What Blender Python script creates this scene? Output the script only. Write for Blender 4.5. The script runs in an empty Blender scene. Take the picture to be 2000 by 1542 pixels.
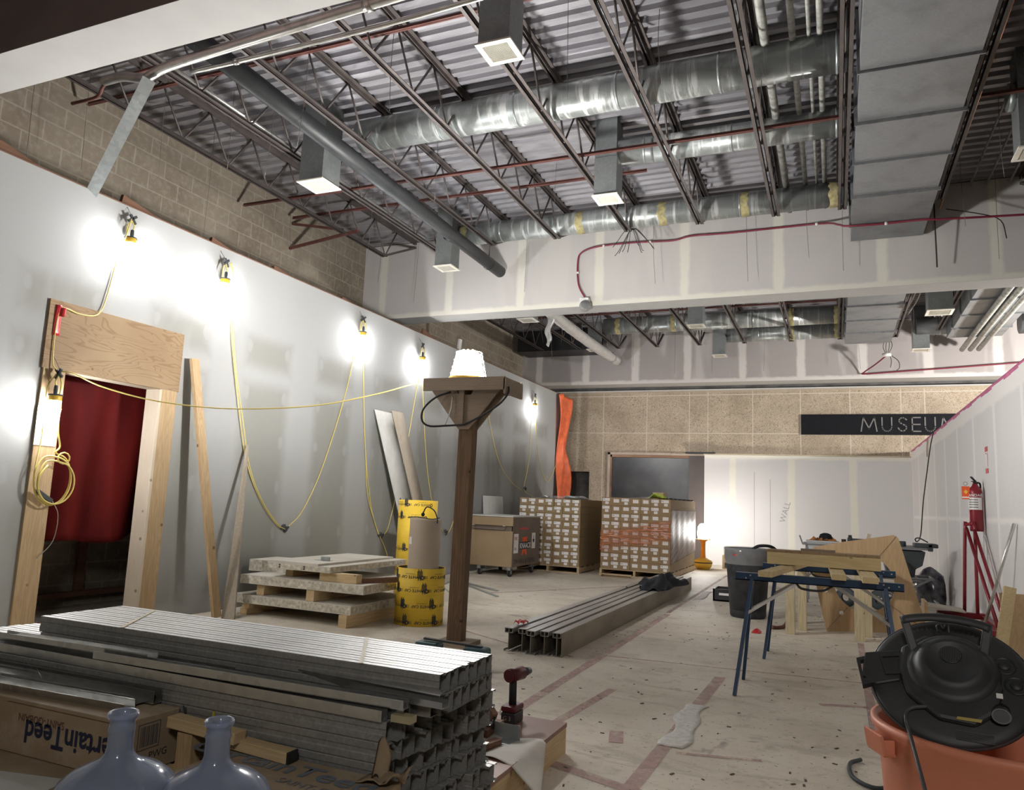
import bpy, bmesh, math, random
from mathutils import Vector, Matrix
random.seed(7)
S = bpy.context.scene
COL = S.collection
PI = math.pi

# ---------------------------------------------------------------- camera, world, exposure
cam_d = bpy.data.cameras.new('camera'); cam = bpy.data.objects.new('camera', cam_d); COL.objects.link(cam)
cam_d.sensor_width = 36.0; cam_d.lens = 26.388; cam_d.clip_start = 0.05; cam_d.clip_end = 100
r_ = Vector((0.91955681, 0.39071843, 0.04188544)); d_ = Vector((-0.01606625, 0.14388361, -0.98946419)); f_ = Vector((-0.39262852, 0.90919559, 0.13858654))
mw = Matrix(((r_.x, -d_.x, -f_.x, 0), (r_.y, -d_.y, -f_.y, 0), (r_.z, -d_.z, -f_.z, 1.22), (0, 0, 0, 1)))
cam.matrix_world = mw
S.camera = cam
S.view_settings.view_transform = 'Standard'; S.view_settings.look = 'None'
S.view_settings.gamma = 1.0; S.view_settings.exposure = 1.45
S.view_settings.use_curve_mapping = False
S.cycles.use_denoising = True
S.cycles.max_bounces = 7; S.cycles.diffuse_bounces = 4; S.cycles.glossy_bounces = 3
S.cycles.transmission_bounces = 5; S.cycles.transparent_max_bounces = 8
S.cycles.caustics_reflective = False; S.cycles.caustics_refractive = False
S.cycles.sample_clamp_indirect = 4.0
wd = bpy.data.worlds.new('world'); S.world = wd; wd.use_nodes = True
wd.node_tree.nodes['Background'].inputs[0].default_value = (0.9, 0.92, 1.0, 1)
wd.node_tree.nodes['Background'].inputs[1].default_value = 0.006
def area_lamp(name, loc, size, power, color, aim):
    l = bpy.data.lights.new(name, 'AREA'); l.shape = 'RECTANGLE'; l.size = size[0]; l.size_y = size[1]; l.energy = power; l.color = color
    o = bpy.data.objects.new(name, l); COL.objects.link(o); o.location = loc
    o.rotation_euler = (Vector(aim) - Vector(loc)).to_track_quat('-Z', 'Y').to_euler(); return o
# unseen lamps added as fill: one behind the camera, one right of the partition
area_lamp('fill_light_behind', (0.6, -1.6, 3.4), (0.6, 0.6), 20, (1.0, 0.96, 0.9), (-0.6, 5, 1.0))
area_lamp('fill_light_right_bay', (5.2, 13.2, 2.8), (0.3, 0.3), 170, (1.0, 0.95, 0.9), (2.2, 14.5, 5.0))

# ---------------------------------------------------------------- mesh helpers
class MB:
    def __init__(s): s.v = []; s.f = []; s.sm = []; s.mi = []; s.cm = 0
    def _add(s, vs, fs, smooth=False):
        b = len(s.v); s.v += [Vector(p) for p in vs]
        for f in fs: s.f.append([b + i for i in f]); s.sm.append(smooth); s.mi.append(s.cm)
        return s
    def box(s, x0, x1, y0, y1, z0, z1):
        return s._add([(x0,y0,z0),(x1,y0,z0),(x1,y1,z0),(x0,y1,z0),(x0,y0,z1),(x1,y0,z1),(x1,y1,z1),(x0,y1,z1)],
                      [(0,3,2,1),(4,5,6,7),(0,1,5,4),(1,2,6,5),(2,3,7,6),(3,0,4,7)])
    def obox(s, c, u, v, w):
        c, u, v, w = map(Vector, (c, u, v, w)); P = []
        for k in (-1, 1):
            for a, b in ((-1,-1),(1,-1),(1,1),(-1,1)): P.append(c + u*a + v*b + w*k)
        return s._add(P, [(0,3,2,1),(4,5,6,7),(0,1,5,4),(1,2,6,5),(2,3,7,6),(3,0,4,7)])
    def bar(s, p, q, w, h, up=(0,0,1)):
        p, q = Vector(p), Vector(q); d = (q-p).normalized(); up = Vector(up)
        if abs(d.dot(up)) > .98: up = Vector((0,1,0))
        side = d.cross(up).normalized(); up2 = side.cross(d).normalized()
        return s.obox((p+q)/2, side*(w/2), (q-p)/2, up2*(h/2))
    def prof(s, p, q, pts, up=(0,0,1), smooth=False, cap=True):
        """extrude a 2-D outline (side, up) from p to q"""
        p, q = Vector(p), Vector(q); d = (q-p).normalized(); up = Vector(up)
        if abs(d.dot(up)) > .98: up = Vector((0,1,0))
        side = d.cross(up).normalized(); up2 = side.cross(d).normalized(); n = len(pts)
        vs = [p+side*a+up2*b for a, b in pts] + [q+side*a+up2*b for a, b in pts]
        fs = [(i, (i+1) % n, n+(i+1) % n, n+i) for i in range(n)]
        s._add(vs, fs, smooth)
        if cap: s._add(vs, [tuple(range(n-1, -1, -1)), tuple(range(n, 2*n))])
        return s
    def tube(s, pts, r, n=8, cap=True, closed=False, r2=None):
        pts = [Vector(p) for p in pts]; m = len(pts); rings = []; prev = None
        for i, p in enumerate(pts):
            a = pts[i-1] if (i or closed) else p; b = pts[(i+1) % m] if (i < m-1 or closed) else p
            d = (b-a).normalized()
            if prev is None:
                ref = Vector((0,0,1)) if abs(d.z) < .9 else Vector((1,0,0)); u = d.cross(ref).normalized()
            else: u = (prev - d*prev.dot(d)).normalized()
            prev = u; w = d.cross(u); rr = r if r2 is None else r + (r2-r)*i/(m-1)
            rings.append([p + u*rr*math.cos(2*PI*k/n) + w*rr*math.sin(2*PI*k/n) for k in range(n)])
        vs = [v for R in rings for v in R]; fs = []
        for i in range(m if closed else m-1):
            j = (i+1) % m
            for k in range(n): fs.append((i*n+k, i*n+(k+1) % n, j*n+(k+1) % n, j*n+k))
        s._add(vs, fs, True)
        if cap and not closed: s._add(rings[0]+rings[-1], [tuple(range(n-1,-1,-1)), tuple(range(n, 2*n))])
        return s
    def cyl(s, p, q, r, n=24, r2=None, cap=True): return s.tube([p, q], r, n, cap, r2=r2)
    def lathe(s, prof, c=(0,0,0), n=32, axis=(0,0,1), smooth=True, a0=0, a1=2*PI, cap=False):
        c = Vector(c); ax = Vector(axis).normalized(); ref = Vector((1,0,0)) if abs(ax.x) < .9 else Vector((0,1,0))
        u = (ref - ax*ref.dot(ax)).normalized(); w = ax.cross(u); full = abs(a1-a0-2*PI) < 1e-6
        m = n if full else n+1; vs = []
        for r, z in prof:
            for k in range(m):
                t = a0+(a1-a0)*k/n; vs.append(c + ax*z + (u*math.cos(t)+w*math.sin(t))*r)
        fs = []
        for i in range(len(prof)-1):
            for k in range(n if full else n):
                k2 = (k+1) % m if full else k+1
                fs.append((i*m+k, i*m+k2, (i+1)*m+k2, (i+1)*m+k))
        s._add(vs, fs, smooth)
        if cap: s._add(vs[:m], [tuple(range(m-1,-1,-1))]); s._add(vs[-m:], [tuple(range(m))])
        return s
    def prism(s, pts, o, u, v, w):
        """outline pts (a,b) in the plane (u,v) at o, extruded by the vector w"""
        o, u, v, w = map(Vector, (o, u, v, w)); n = len(pts)
        A = [o+u*a+v*b for a, b in pts]; B = [p+w for p in A]
        s._add(A+B, [(i, (i+1) % n, n+(i+1) % n, n+i) for i in range(n)])
        return s._add(A+B, [tuple(range(n-1,-1,-1)), tuple(range(n, 2*n))])
    def ring(s, outer, inner, o, u, v, w):
        """flat frame between two outlines with the same count, extruded by w"""
        o, u, v, w = map(Vector, (o, u, v, w)); n = len(outer)
        A = [o+u*a+v*b for a, b in outer]; B = [o+u*a+v*b for a, b in inner]
        vs = A+B+[p+w for p in A]+[p+w for p in B]; fs = []
        for i in range(n):
            j = (i+1) % n
            fs += [(i, j, n+j, n+i), (2*n+i, 3*n+i, 3*n+j, 2*n+j), (i, 2*n+i, 2*n+j, j), (n+i, n+j, 3*n+j, 3*n+i)]
        return s._add(vs, fs)
    def grid(s, fn, nu, nv, thick=None, smooth=True):
        vs = [Vector(fn(i/nu, j/nv)) for j in range(nv+1) for i in range(nu+1)]; m = nu+1
        fs = [(j*m+i, j*m+i+1, (j+1)*m+i+1, (j+1)*m+i) for j in range(nv) for i in range(nu)]
        if thick is not None:
            t = Vector(thick); n0 = len(vs); vs2 = [v+t for v in vs]
            f2 = [tuple(n0+k for k in reversed(f)) for f in fs]; ed = []
            loop = [i for i in range(m)] + [j*m+nu for j in range(1, nv+1)] + [nv*m+i for i in range(nu-1, -1, -1)] + [j*m for j in range(nv-1, 0, -1)]
            for a, b in zip(loop, loop[1:]+loop[:1]): ed.append((a, b, n0+b, n0+a))
            return s._add(vs+vs2, fs+f2+ed, smooth)
        return s._add(vs, fs, smooth)
    def sphere(s, c, r, n=16, sc=(1,1,1)):
        c = Vector(c); vs = []; m = n//2
        for i in range(m+1):
            t = PI*i/m
            for k in range(n): p = 2*PI*k/n; vs.append(c+Vector((r*sc[0]*math.sin(t)*math.cos(p), r*sc[1]*math.sin(t)*math.sin(p), r*sc[2]*math.cos(t))))
        return s._add(vs, [(i*n+k, (i+1)*n+k, (i+1)*n+(k+1) % n, i*n+(k+1) % n) for i in range(m) for k in range(n)], True)
    def xf(s, M):
        s.v = [M @ v for v in s.v]; return s
    def build(s, name, mat, parent=None, bevel=0):
        base = Vector((0,0,0)); q = parent
        while q is not None: base = base + q.location; q = q.parent
        me = bpy.data.meshes.new(name); me.from_pydata([v-base for v in s.v], [], s.f); me.validate()
        for m in (mat if isinstance(mat, (list, tuple)) else [mat]): me.materials.append(m)
        ok = len(me.polygons) == len(s.f)
        for i, p in enumerate(me.polygons):
            p.use_smooth = s.sm[i] if ok else False
            if ok: p.material_index = s.mi[i]
        bm = bmesh.new(); bm.from_mesh(me); bmesh.ops.remove_doubles(bm, verts=bm.verts, dist=1e-5)
        bmesh.ops.recalc_face_normals(bm, faces=bm.faces); bm.to_mesh(me); bm.free()
        o = bpy.data.objects.new(name, me); COL.objects.link(o)
        if parent is not None: o.parent = parent
        if bevel:
            b = o.modifiers.new('bevel', 'BEVEL'); b.width = bevel; b.segments = 2; b.limit_method = 'ANGLE'
        return o

def tag(o, label, cat, group=None, kind=None):
    o['label'] = label; o['category'] = cat
    if group: o['group'] = group
    if kind: o['kind'] = kind
    return o
def thing(name, label, cat, loc=(0,0,0), group=None):
    o = bpy.data.objects.new(name, None); COL.objects.link(o); o.location = loc; o.empty_display_size = .1
    return tag(o, label, cat, group)
def solo(mb, name, mat, label, cat, group=None, kind=None, bevel=0):
    """a thing that is one mesh; its origin goes to the bottom centre"""
    lo = Vector((min(v[i] for v in mb.v) for i in range(3))); hi = Vector((max(v[i] for v in mb.v) for i in range(3)))
    c = Vector(((lo.x+hi.x)/2, (lo.y+hi.y)/2, lo.z)); mb.v = [v-c for v in mb.v]
    o = mb.build(name, mat, None, bevel); o.location = c
    return tag(o, label, cat, group, kind)
def struct(mb, name, mat, parent=None, bevel=0):
    o = mb.build(name, mat, parent, bevel); o['kind'] = 'structure'; return o
def dup(root, loc=None, rotz=None, label=None, group=None):
    r = root.copy(); COL.objects.link(r)
    if loc is not None: r.location = loc
    if rotz is not None: r.rotation_euler = (0,0,rotz)
    if label: r['label'] = label
    if group: r['group'] = group
    for ch in list(root.children):
        c = ch.copy(); COL.objects.link(c); c.parent = r
        for g in list(ch.children):
            d = g.copy(); COL.objects.link(d); d.parent = c
    return r
def smooth(pts, n=6):
    """Catmull-Rom through pts"""
    P = [Vector(p) for p in pts]; P = [P[0]*2-P[1]] + P + [P[-1]*2-P[-2]]; out = []
    for i in range(1, len(P)-2):
        for k in range(n):
            t = k/n; a, b, c, d = P[i-1:i+3]
            out.append(0.5*((2*b)+(c-a)*t+(2*a-5*b+4*c-d)*t*t+(3*b-a-3*c+d)*t**3))
    out.append(P[-2]); return out
def rrect(x0, x1, y0, y1, r, n=4):
    o = []
    for cx, cy, a in ((x1-r, y1-r, 0), (x0+r, y1-r, 90), (x0+r, y0+r, 180), (x1-r, y0+r, 270)):
        for k in range(n+1):
            t = math.radians(a+90*k/n); o.append((cx+r*math.cos(t), cy+r*math.sin(t)))
    return o
def lettering(name, text, mat, parent, o, u, v, size, align='LEFT', depth=.0008, bold=0.0, sx=1.0):
    """text as a mesh; o = start of the baseline, u = reading direction, v = up"""
    c = bpy.data.curves.new('text', 'FONT'); c.body = text; c.size = 1; c.align_x = align; c.offset = bold; c.resolution_u = 3
    t = bpy.data.objects.new('text', c); me = bpy.data.meshes.new_from_object(t)
    bpy.data.objects.remove(t)
    u, v = Vector(u).normalized(), Vector(v).normalized(); w = u.cross(v)
    base = Vector((0,0,0)); q = parent
    while q is not None: base = base + q.location; q = q.parent
    O = Vector(o)-base
    for p in me.vertices: p.co = O + u*(p.co.x*size*sx) + v*(p.co.y*size) + w*depth
    me.materials.clear(); me.materials.append(mat); me.name = name
    ob = bpy.data.objects.new(name, me); COL.objects.link(ob); ob.parent = parent
    return ob

# ---------------------------------------------------------------- materials
class NT:
    def __init__(s, name):
        s.m = bpy.data.materials.new(name); s.m.use_nodes = True; s.t = s.m.node_tree
        s.b = s.t.nodes['Principled BSDF']; s.co = None
    def n(s, typ, **kw):
        x = s.t.nodes.new(typ)
        for k, v in kw.items(): setattr(x, k, v)
        return x
    def lk(s, a, b): s.t.links.new(a, b)
    def put(s, inp, v):
        if isinstance(v, bpy.types.NodeSocket): s.lk(v, inp)
        elif v is not None: inp.default_value = v
    def xyz(s):
        if s.co is None:
            c = s.n('ShaderNodeTexCoord'); s.obj = c.outputs['Object']; p = s.n('ShaderNodeSeparateXYZ'); s.lk(s.obj, p.inputs[0]); s.co = p.outputs
        return s.co
    def P(s): s.xyz(); return s.obj
    def scaled(s, sx, sy, sz):
        mp = s.n('ShaderNodeMapping'); s.lk(s.P(), mp.inputs[0]); mp.inputs['Scale'].default_value = (sx, sy, sz); return mp.outputs[0]
    def ma(s, op, a, b=None, c=None, clamp=False):
        x = s.n('ShaderNodeMath', operation=op); x.use_clamp = clamp
        s.put(x.inputs[0], a); s.put(x.inputs[1], b); s.put(x.inputs[2], c); return x.outputs[0]
    def noise(s, scale, vec=None, detail=3, rough=.55, dist=0):
        x = s.n('ShaderNodeTexNoise'); s.put(x.inputs['Vector'], vec if vec is not None else s.P())
        x.inputs['Scale'].default_value = scale; x.inputs['Detail'].default_value = detail; x.inputs['Roughness'].default_value = rough; x.inputs['Distortion'].default_value = dist
        return x.outputs['Fac'] if 'Fac' in x.outputs else x.outputs[0]
    def ramp(s, fac, stops):
        x = s.n('ShaderNodeValToRGB'); s.put(x.inputs[0], fac); e = x.color_ramp.elements
        while len(e) < len(stops): e.new(.5)
        for i, (p, c) in enumerate(stops):
            e[i].position = p; e[i].color = (c, c, c, 1) if not hasattr(c, '__len__') else (*c[:3], 1)
        return x.outputs[0]
    def sm(s, v, a, b):
        x = s.n('ShaderNodeMapRange', interpolation_type='SMOOTHSTEP'); s.put(x.inputs[0], v)
        x.inputs[1].default_value = a; x.inputs[2].default_value = b; return x.outputs[0]
    def mix(s, f, a, b, blend='MIX'):
        x = s.n('ShaderNodeMix', data_type='RGBA', blend_type=blend)
        s.put(x.inputs[0], f)
        for i, v in ((6, a), (7, b)): s.put(x.inputs[i], (*v, 1) if isinstance(v, tuple) and len(v) == 3 else v)
        return x.outputs[2]
    def bump(s, h, strength=.3, dist=.01):
        x = s.n('ShaderNodeBump'); x.inputs['Strength'].default_value = strength; x.inputs['Distance'].default_value = dist
        s.lk(h, x.inputs['Height']); s.lk(x.outputs[0], s.b.inputs['Normal'])
    def fin(s, col=None, rough=.6, metal=0.0, spec=.3, **kw):
        if col is not None: s.put(s.b.inputs['Base Color'], (*col, 1) if isinstance(col, tuple) and len(col) == 3 else col)
        s.put(s.b.inputs['Roughness'], rough); s.put(s.b.inputs['Metallic'], metal); s.b.inputs['Specular IOR Level'].default_value = spec
        for k, v in kw.items(): s.put(s.b.inputs[k.replace('_', ' ')], v)
        return s.m
def tone(c, k): return tuple(min(1, x*k) for x in c)
def plain(name, c, rough=.6, metal=0.0, var=.12, scale=6, bump=0, spec=.3, stretch=None, **kw):
    t = NT(name); v = t.scaled(*stretch) if stretch else None
    n = t.noise(scale, v)
    col = t.ramp(n, [(.3, tone(c, 1-var)), (.7, tone(c, 1+var))])
    if bump: t.bump(t.noise(scale*6, v), bump, .004)
    return t.fin(col, rough, metal, spec, **kw)
def emit(name, c, k):
    t = NT(name); t.b.inputs['Base Color'].default_value = (*c, 1)
    t.b.inputs['Emission Color'].default_value = (*c, 1); t.b.inputs['Emission Strength'].default_value = k; return t.m
def wood(name, c, dark, scale=1.0, axis='x', rough=.65, contrast=1.0, knots=True):
    """long grain along one axis, soft growth bands and a few knots"""
    t = NT(name); sc = {'x': (.5, 7, 7), 'y': (7, .5, 7), 'z': (7, 7, .5)}[axis]
    v = t.scaled(*(a*scale for a in sc))
    n = t.noise(1.6, v, 3, .6, .6); w = t.ma('FRACT', t.ma('MULTIPLY', n, 9)); w = t.ma('ABSOLUTE', t.ma('SUBTRACT', w, .5))
    band = t.sm(w, .0, .5); f = t.ma('MULTIPLY', band, .75*contrast)
    col = t.mix(f, dark, c); col = t.mix(.35, col, t.ramp(t.noise(2.2), [(.3, tone(c, .72)), (.7, tone(c, 1.12))]))
    if knots:
        vo = t.n('ShaderNodeTexVoronoi'); t.put(vo.inputs['Vector'], t.P()); vo.inputs['Scale'].default_value = 5.5
        k = t.sm(vo.outputs['Distance'], .055, .11); col = t.mix(k, tone(dark, .45), col)
    t.bump(n, .15, .003)
    return t.fin(col, rough, 0, .25)
def galv(name, c=(.52,.54,.55), rough=.38, metal=.75, streak=None, spangle=14, dirt=.25, con=.1):
    t = NT(name)
    vo = t.n('ShaderNodeTexVoronoi'); t.put(vo.inputs['Vector'], t.P()); vo.inputs['Scale'].default_value = spangle
    g = t.ramp(vo.outputs['Color'], [(.2, tone(c, 1-con)), (.8, tone(c, 1+con))])
    g = t.mix(t.ma('MULTIPLY', t.sm(t.noise(2.5, None, 4), .45, .75), dirt), g, tone(c, .45))
    ro = rough
    if streak:
        s1 = t.noise(1, t.scaled(*streak), 4, .7, .4); k = t.sm(s1, .5, .62)
        g = t.mix(t.ma('MULTIPLY', k, .75), g, (.74, .75, .73)); ro = t.ma('MULTIPLY_ADD', k, .35, rough)
    return t.fin(g, ro, metal, .4)
def drywall(name, base, mud, axis, seams=1.22, off=0.0, half=.055, dots=None, hseams=(), soft=.02, smudge=.5, extra=None, cloud=1.0):
    """board with taped joints at off + k*seams along the axis, screw spots in rows, and skim smudges"""
    t = NT(name); X, Y, Z = t.xyz()[:3]; A = X if axis == 'x' else Y
    wob = t.ma('MULTIPLY', t.ma('SUBTRACT', t.noise(5, None, 4, .7), .5), .07)
    w2 = t.ma('MULTIPLY', t.ma('SUBTRACT', t.noise(1.1), .5), .05)
    a = t.ma('DIVIDE', t.ma('SUBTRACT', A, off-seams/2), seams)
    d = t.ma('ABSOLUTE', t.ma('MULTIPLY', t.ma('SUBTRACT', t.ma('FRACT', a), .5), seams)); d = t.ma('ADD', d, t.ma('ADD', wob, w2))
    m = t.sm(d, half+soft, half-soft if half > soft else 0)
    for h, hh in hseams:
        dz = t.ma('ADD', t.ma('ABSOLUTE', t.ma('SUBTRACT', Z, h)), wob); m = t.ma('MAXIMUM', m, t.sm(dz, hh+soft, max(.001, hh-soft)))
    col = t.mix(t.ma('MULTIPLY', t.noise(1.3, None, 4), .5*cloud), base, tone(base, 1.12))
    if smudge:
        k = t.sm(t.noise(1, t.scaled(1.5, 1.5, .35), 3, .6, .5), .5, .63); col = t.mix(t.ma('MULTIPLY', k, smudge), col, tuple((p+q)/2 for p, q in zip(base, mud)))
    if dots:
        da, dz = dots
        fa = t.ma('MULTIPLY', t.ma('SUBTRACT', t.ma('FRACT', t.ma('DIVIDE', t.ma('SUBTRACT', A, off), da)), .5), da)
        fz = t.ma('MULTIPLY', t.ma('SUBTRACT', t.ma('FRACT', t.ma('DIVIDE', Z, dz)), .5), dz*.55)
        r = t.ma('SQRT', t.ma('ADD', t.ma('MULTIPLY', fa, fa), t.ma('MULTIPLY', fz, fz))); r = t.ma('ADD', r, wob)
        m = t.ma('MAXIMUM', m, t.ma('MULTIPLY', t.sm(r, .06, .025), .6))
    col = t.mix(m, col, mud)
    if extra: col = extra(t, col, X, Y, Z)
    t.bump(t.noise(40), .04, .002)
    return t.fin(col, .85, 0, .2)
M = {}
# left partition: skim coated, wide pale joints, rows of screw spots
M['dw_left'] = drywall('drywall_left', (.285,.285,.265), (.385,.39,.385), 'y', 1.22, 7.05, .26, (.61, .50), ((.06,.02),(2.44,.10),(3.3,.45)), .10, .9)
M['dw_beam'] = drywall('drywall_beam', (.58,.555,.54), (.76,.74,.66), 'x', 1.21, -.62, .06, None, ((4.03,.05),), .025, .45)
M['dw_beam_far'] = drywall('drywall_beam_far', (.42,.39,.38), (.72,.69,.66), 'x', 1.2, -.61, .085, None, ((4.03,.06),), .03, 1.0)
M['dw_far'] = drywall('drywall_far', (.74,.73,.735), (.86,.84,.76), 'x', 1.22, -.846, .07, None, ((2.40,.06),), .03, .2, cloud=.4)
M['dw_right'] = drywall('drywall_right', (.73,.715,.71), (.86,.84,.82), 'y', 1.22, 11.06, .055, None, ((2.46,.10),(1.22,.02)), .03, .25, cloud=.4)
M['soffit'] = plain('white_soffit', (.55,.545,.53), .8, var=.04, scale=3)
M['brown_paint'] = plain('dark_brown_paint', (.20,.15,.142), .7, var=.12, scale=2)
M['concrete_dark'] = plain('grey_ledge', (.16,.155,.15), .8, var=.3, scale=4)
def m_floor():
    t = NT('floor_concrete'); n1 = t.noise(.9, None, 5, .6, .3); n2 = t.noise(7, None, 5, .7); n3 = t.noise(38, None, 2)
    c = t.ramp(n1, [(.32, (.53,.47,.38)), (.55, (.66,.60,.50)), (.75, (.74,.69,.59))])
    c = t.mix(t.ma('MULTIPLY', t.sm(n2, .52, .72), .45), c, (.27,.225,.18))
    c = t.mix(t.ma('MULTIPLY', t.sm(t.noise(1, t.scaled(1.2, 3.5, 1), 5, .7, .8), .54, .66), .35), c, (.30,.25,.20))
    c = t.mix(t.ma('MULTIPLY', t.sm(n3, .64, .70), .6), c, (.17,.13,.11))
    c = t.mix(t.ma('MULTIPLY', t.sm(t.noise(2.3, None, 3, .6, 1), .66, .72), .7), c, (.20,.155,.13))
    t.bump(n2, .12, .004)
    return t.fin(c, t.ma('MULTIPLY_ADD', n2, .3, .5), 0, .3)
M['floor'] = m_floor()
def m_block():
    t = NT('concrete_block_wall'); X, Y, Z = t.xyz()[:3]
    row = t.ma('DIVIDE', Z, .205); rz = t.ma('FRACT', row); ri = t.ma('MODULO', t.ma('FLOOR', row), 2)
    fy = t.ma('FRACT', t.ma('ADD', t.ma('DIVIDE', Y, .41), t.ma('MULTIPLY', ri, .5)))
    e1 = t.ma('MULTIPLY', t.ma('SUBTRACT', .5, t.ma('ABSOLUTE', t.ma('SUBTRACT', rz, .5))), .205)
    e2 = t.ma('MULTIPLY', t.ma('SUBTRACT', .5, t.ma('ABSOLUTE', t.ma('SUBTRACT', fy, .5))), .41)
    e = t.ma('MINIMUM', e1, e2); e = t.ma('ADD', e, t.ma('MULTIPLY', t.ma('SUBTRACT', t.noise(9), .5), .012)); m = t.sm(e, .012, .004)
    c = t.ramp(t.noise(1.1, None, 5, .6), [(.3, (.215,.178,.135)), (.7, (.36,.315,.25))])
    br = t.n('ShaderNodeTexWhiteNoise'); cmb = t.n('ShaderNodeCombineXYZ'); t.put(cmb.inputs[0], t.ma('FLOOR', row)); t.put(cmb.inputs[1], t.ma('FLOOR', t.ma('ADD', t.ma('DIVIDE', Y, .41), t.ma('MULTIPLY', ri, .5)))); t.lk(cmb.outputs[0], br.inputs[0])
    c = t.mix(t.ma('MULTIPLY', br.outputs[0], .22), c, (.20,.165,.125))
    c = t.mix(t.ma('MULTIPLY', t.sm(t.noise(16, None, 4), .45, .7), .35), c, (.43,.385,.315))
    c = t.mix(t.ma('MULTIPLY', m, .55), c, (.44,.395,.325))
    t.bump(t.ma('SUBTRACT', t.noise(60), t.ma('MULTIPLY', m, .4)), .35, .004)
    return t.fin(c, .9, 0, .15)
M['block'] = m_block()
def m_stone():
    t = NT('wormy_limestone'); X, Y, Z = t.xyz()[:3]
    v = t.noise(13, None, 1, .5, 3.2); w = t.ma('ABSOLUTE', t.ma('SUBTRACT', v, .5)); k = t.sm(w, .012, .055)
    c = t.ramp(t.noise(1.7, None, 4), [(.3, (.44,.365,.275)), (.7, (.60,.51,.40))])
    c = t.mix(k, (.26,.205,.15), c)
    m = None
    for x in (-5.1, -4.04, -3.05, -2.63, -1.65, -.65, .34, 1.31, 1.75):
        d = t.ma('ABSOLUTE', t.ma('SUBTRACT', X, x)); m = d if m is None else t.ma('MINIMUM', m, d)
    for z in (2.915, 3.80): m = t.ma('MINIMUM', m, t.ma('ABSOLUTE', t.ma('SUBTRACT', Z, z)))
    c = t.mix(t.ma('MULTIPLY', t.sm(m, .014, .006), .75), c, (.70,.64,.55))
    c = t.mix(t.ma('MULTIPLY', t.sm(Z, 3.84, 3.88), .7), c, (.47,.39,.29))
    t.bump(k, .25, .006)
    return t.fin(c, .8, 0, .2)
M['stone'] = m_stone()
def m_deck():
    t = NT('galvanised_roof_deck')
    c = t.ramp(t.noise(1, t.scaled(.5, 3, 3), 4, .65), [(.3, (.27,.265,.29)), (.7, (.50,.49,.52))])
    c = t.mix(t.ma('MULTIPLY', t.sm(t.noise(1.0, None, 4, .6, .5), .52, .62), .35), c, (.15,.14,.15))
    return t.fin(c, .42, .45, .4)
M['deck'] = m_deck()
M['joist'] = plain('brown_steel_paint', (.105,.088,.083), .5, .1, .25, 4, spec=.45)
M['rust_red'] = plain('red_oxide_steel', (.15,.062,.052), .6, .1, .25, 5)
M['duct'] = galv('duct_streaked', (.40,.43,.42), .34, .55, (14, 1.2, 1.2), 10)
M['duct_new'] = galv('duct_smooth', (.40,.43,.43), .33, .6, None, 25)
M['duct_trunk'] = galv('duct_trunk', (.30,.31,.32), .5, .45, None, 60, .5, .04)
M['box_galv'] = galv('duct_box', (.27,.29,.29), .42, .5, None, 45, .5, .06)
M['grille'] = plain('cream_grille', (.78,.75,.66), .5)
M['grille_dark'] = plain('dark_grille_core', (.09,.085,.07), .7)
M['filter'] = plain('pale_filter_mesh', (.52,.49,.42), .8, var=.15, scale=60)
M['mastic'] = plain('yellow_duct_mastic', (.42,.37,.19), .8, var=.3, scale=20)
M['black_pipe'] = plain('dark_cast_pipe', (.026,.029,.031), .5, 0, .25, 5, spec=.45)
M['conduit'] = galv('steel_conduit', (.58,.57,.54), .28, .8, None, 10, .3)
M['red_conduit'] = plain('red_conduit_paint', (.22,.025,.05), .45, spec=.5)
M['copper'] = plain('copper', (.55,.22,.11), .35, .9)
M['pipe_ins'] = plain('mottled_pipe', (.40,.40,.37), .5, .2, .4, 12)
M['wire'] = plain('hanger_wire', (.22,.20,.18), .5, .5)
M['foil'] = plain('foil_jacket', (.66,.655,.64), .38, .35, .1, 8, .5)
M['white_plastic'] = plain('white_plastic', (.80,.79,.76), .4, spec=.5)
M['black'] = plain('black_plastic', (.018,.019,.021), .45, spec=.5)
M['black_rubber'] = plain('black_rubber', (.022,.022,.024), .7)

# ---------------------------------------------------------------- the hall
XL, XB, XR = -5.725, -7.05, 1.46
struct(MB().box(-7.3, 9.2, -4.2, 17.9, -.2, 0), 'floor', M['floor'])
struct(MB().box(XB-.25, XB, -4, 17.9, 0, 5.45), 'wall_left', M['block'])
struct(MB().box(-7.3, 9.2, -4.2, -4, 0, 5.45), 'wall_back', M['block'])
struct(MB().box(9, 9.2, -4, 17.9, 0, 5.45), 'wall_right', M['block'])
# far stone wall with its dark display window (opening x -4.94..-2.70) and the low duct opening at the left
w = MB(); y0, y1 = 17.45, 17.7
w.box(-7.05, -6.3, y0, y1, 0, 3.9); w.box(-6.3, -5.42, y0, y1, 1.98, 3.9); w.box(-5.42, -4.96, y0, y1, 0, 3.9)
w.box(-6.3, -5.42, y0, y1, 0, .9)
w.box(-4.96, -2.68, y0, y1, 2.45, 3.9); w.box(-2.68, 9, y0, y1, 0, 3.9)
struct(w, 'wall_far', M['stone'])
struct(MB().box(-7.05, 9, 17.40, 17.72, 3.9, 3.93), 'trim_1', M['soffit'])
struct(MB().box(-7.05, 9, 17.62, 17.9, 3.93, 5.45), 'wall_upper_far', M['concrete_dark'])
# recess behind the low opening: grey metal panel, darker side
struct(MB().box(-6.3, -5.42, 18.2, 18.25, .9, 1.98), 'wall_recess_back', plain('grey_panel', (.17,.16,.165), .5, var=.1))
struct(MB().box(-5.47, -5.42, 17.7, 18.2, .9, 1.98), 'wall_recess_side', M['concrete_dark'])
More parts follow.
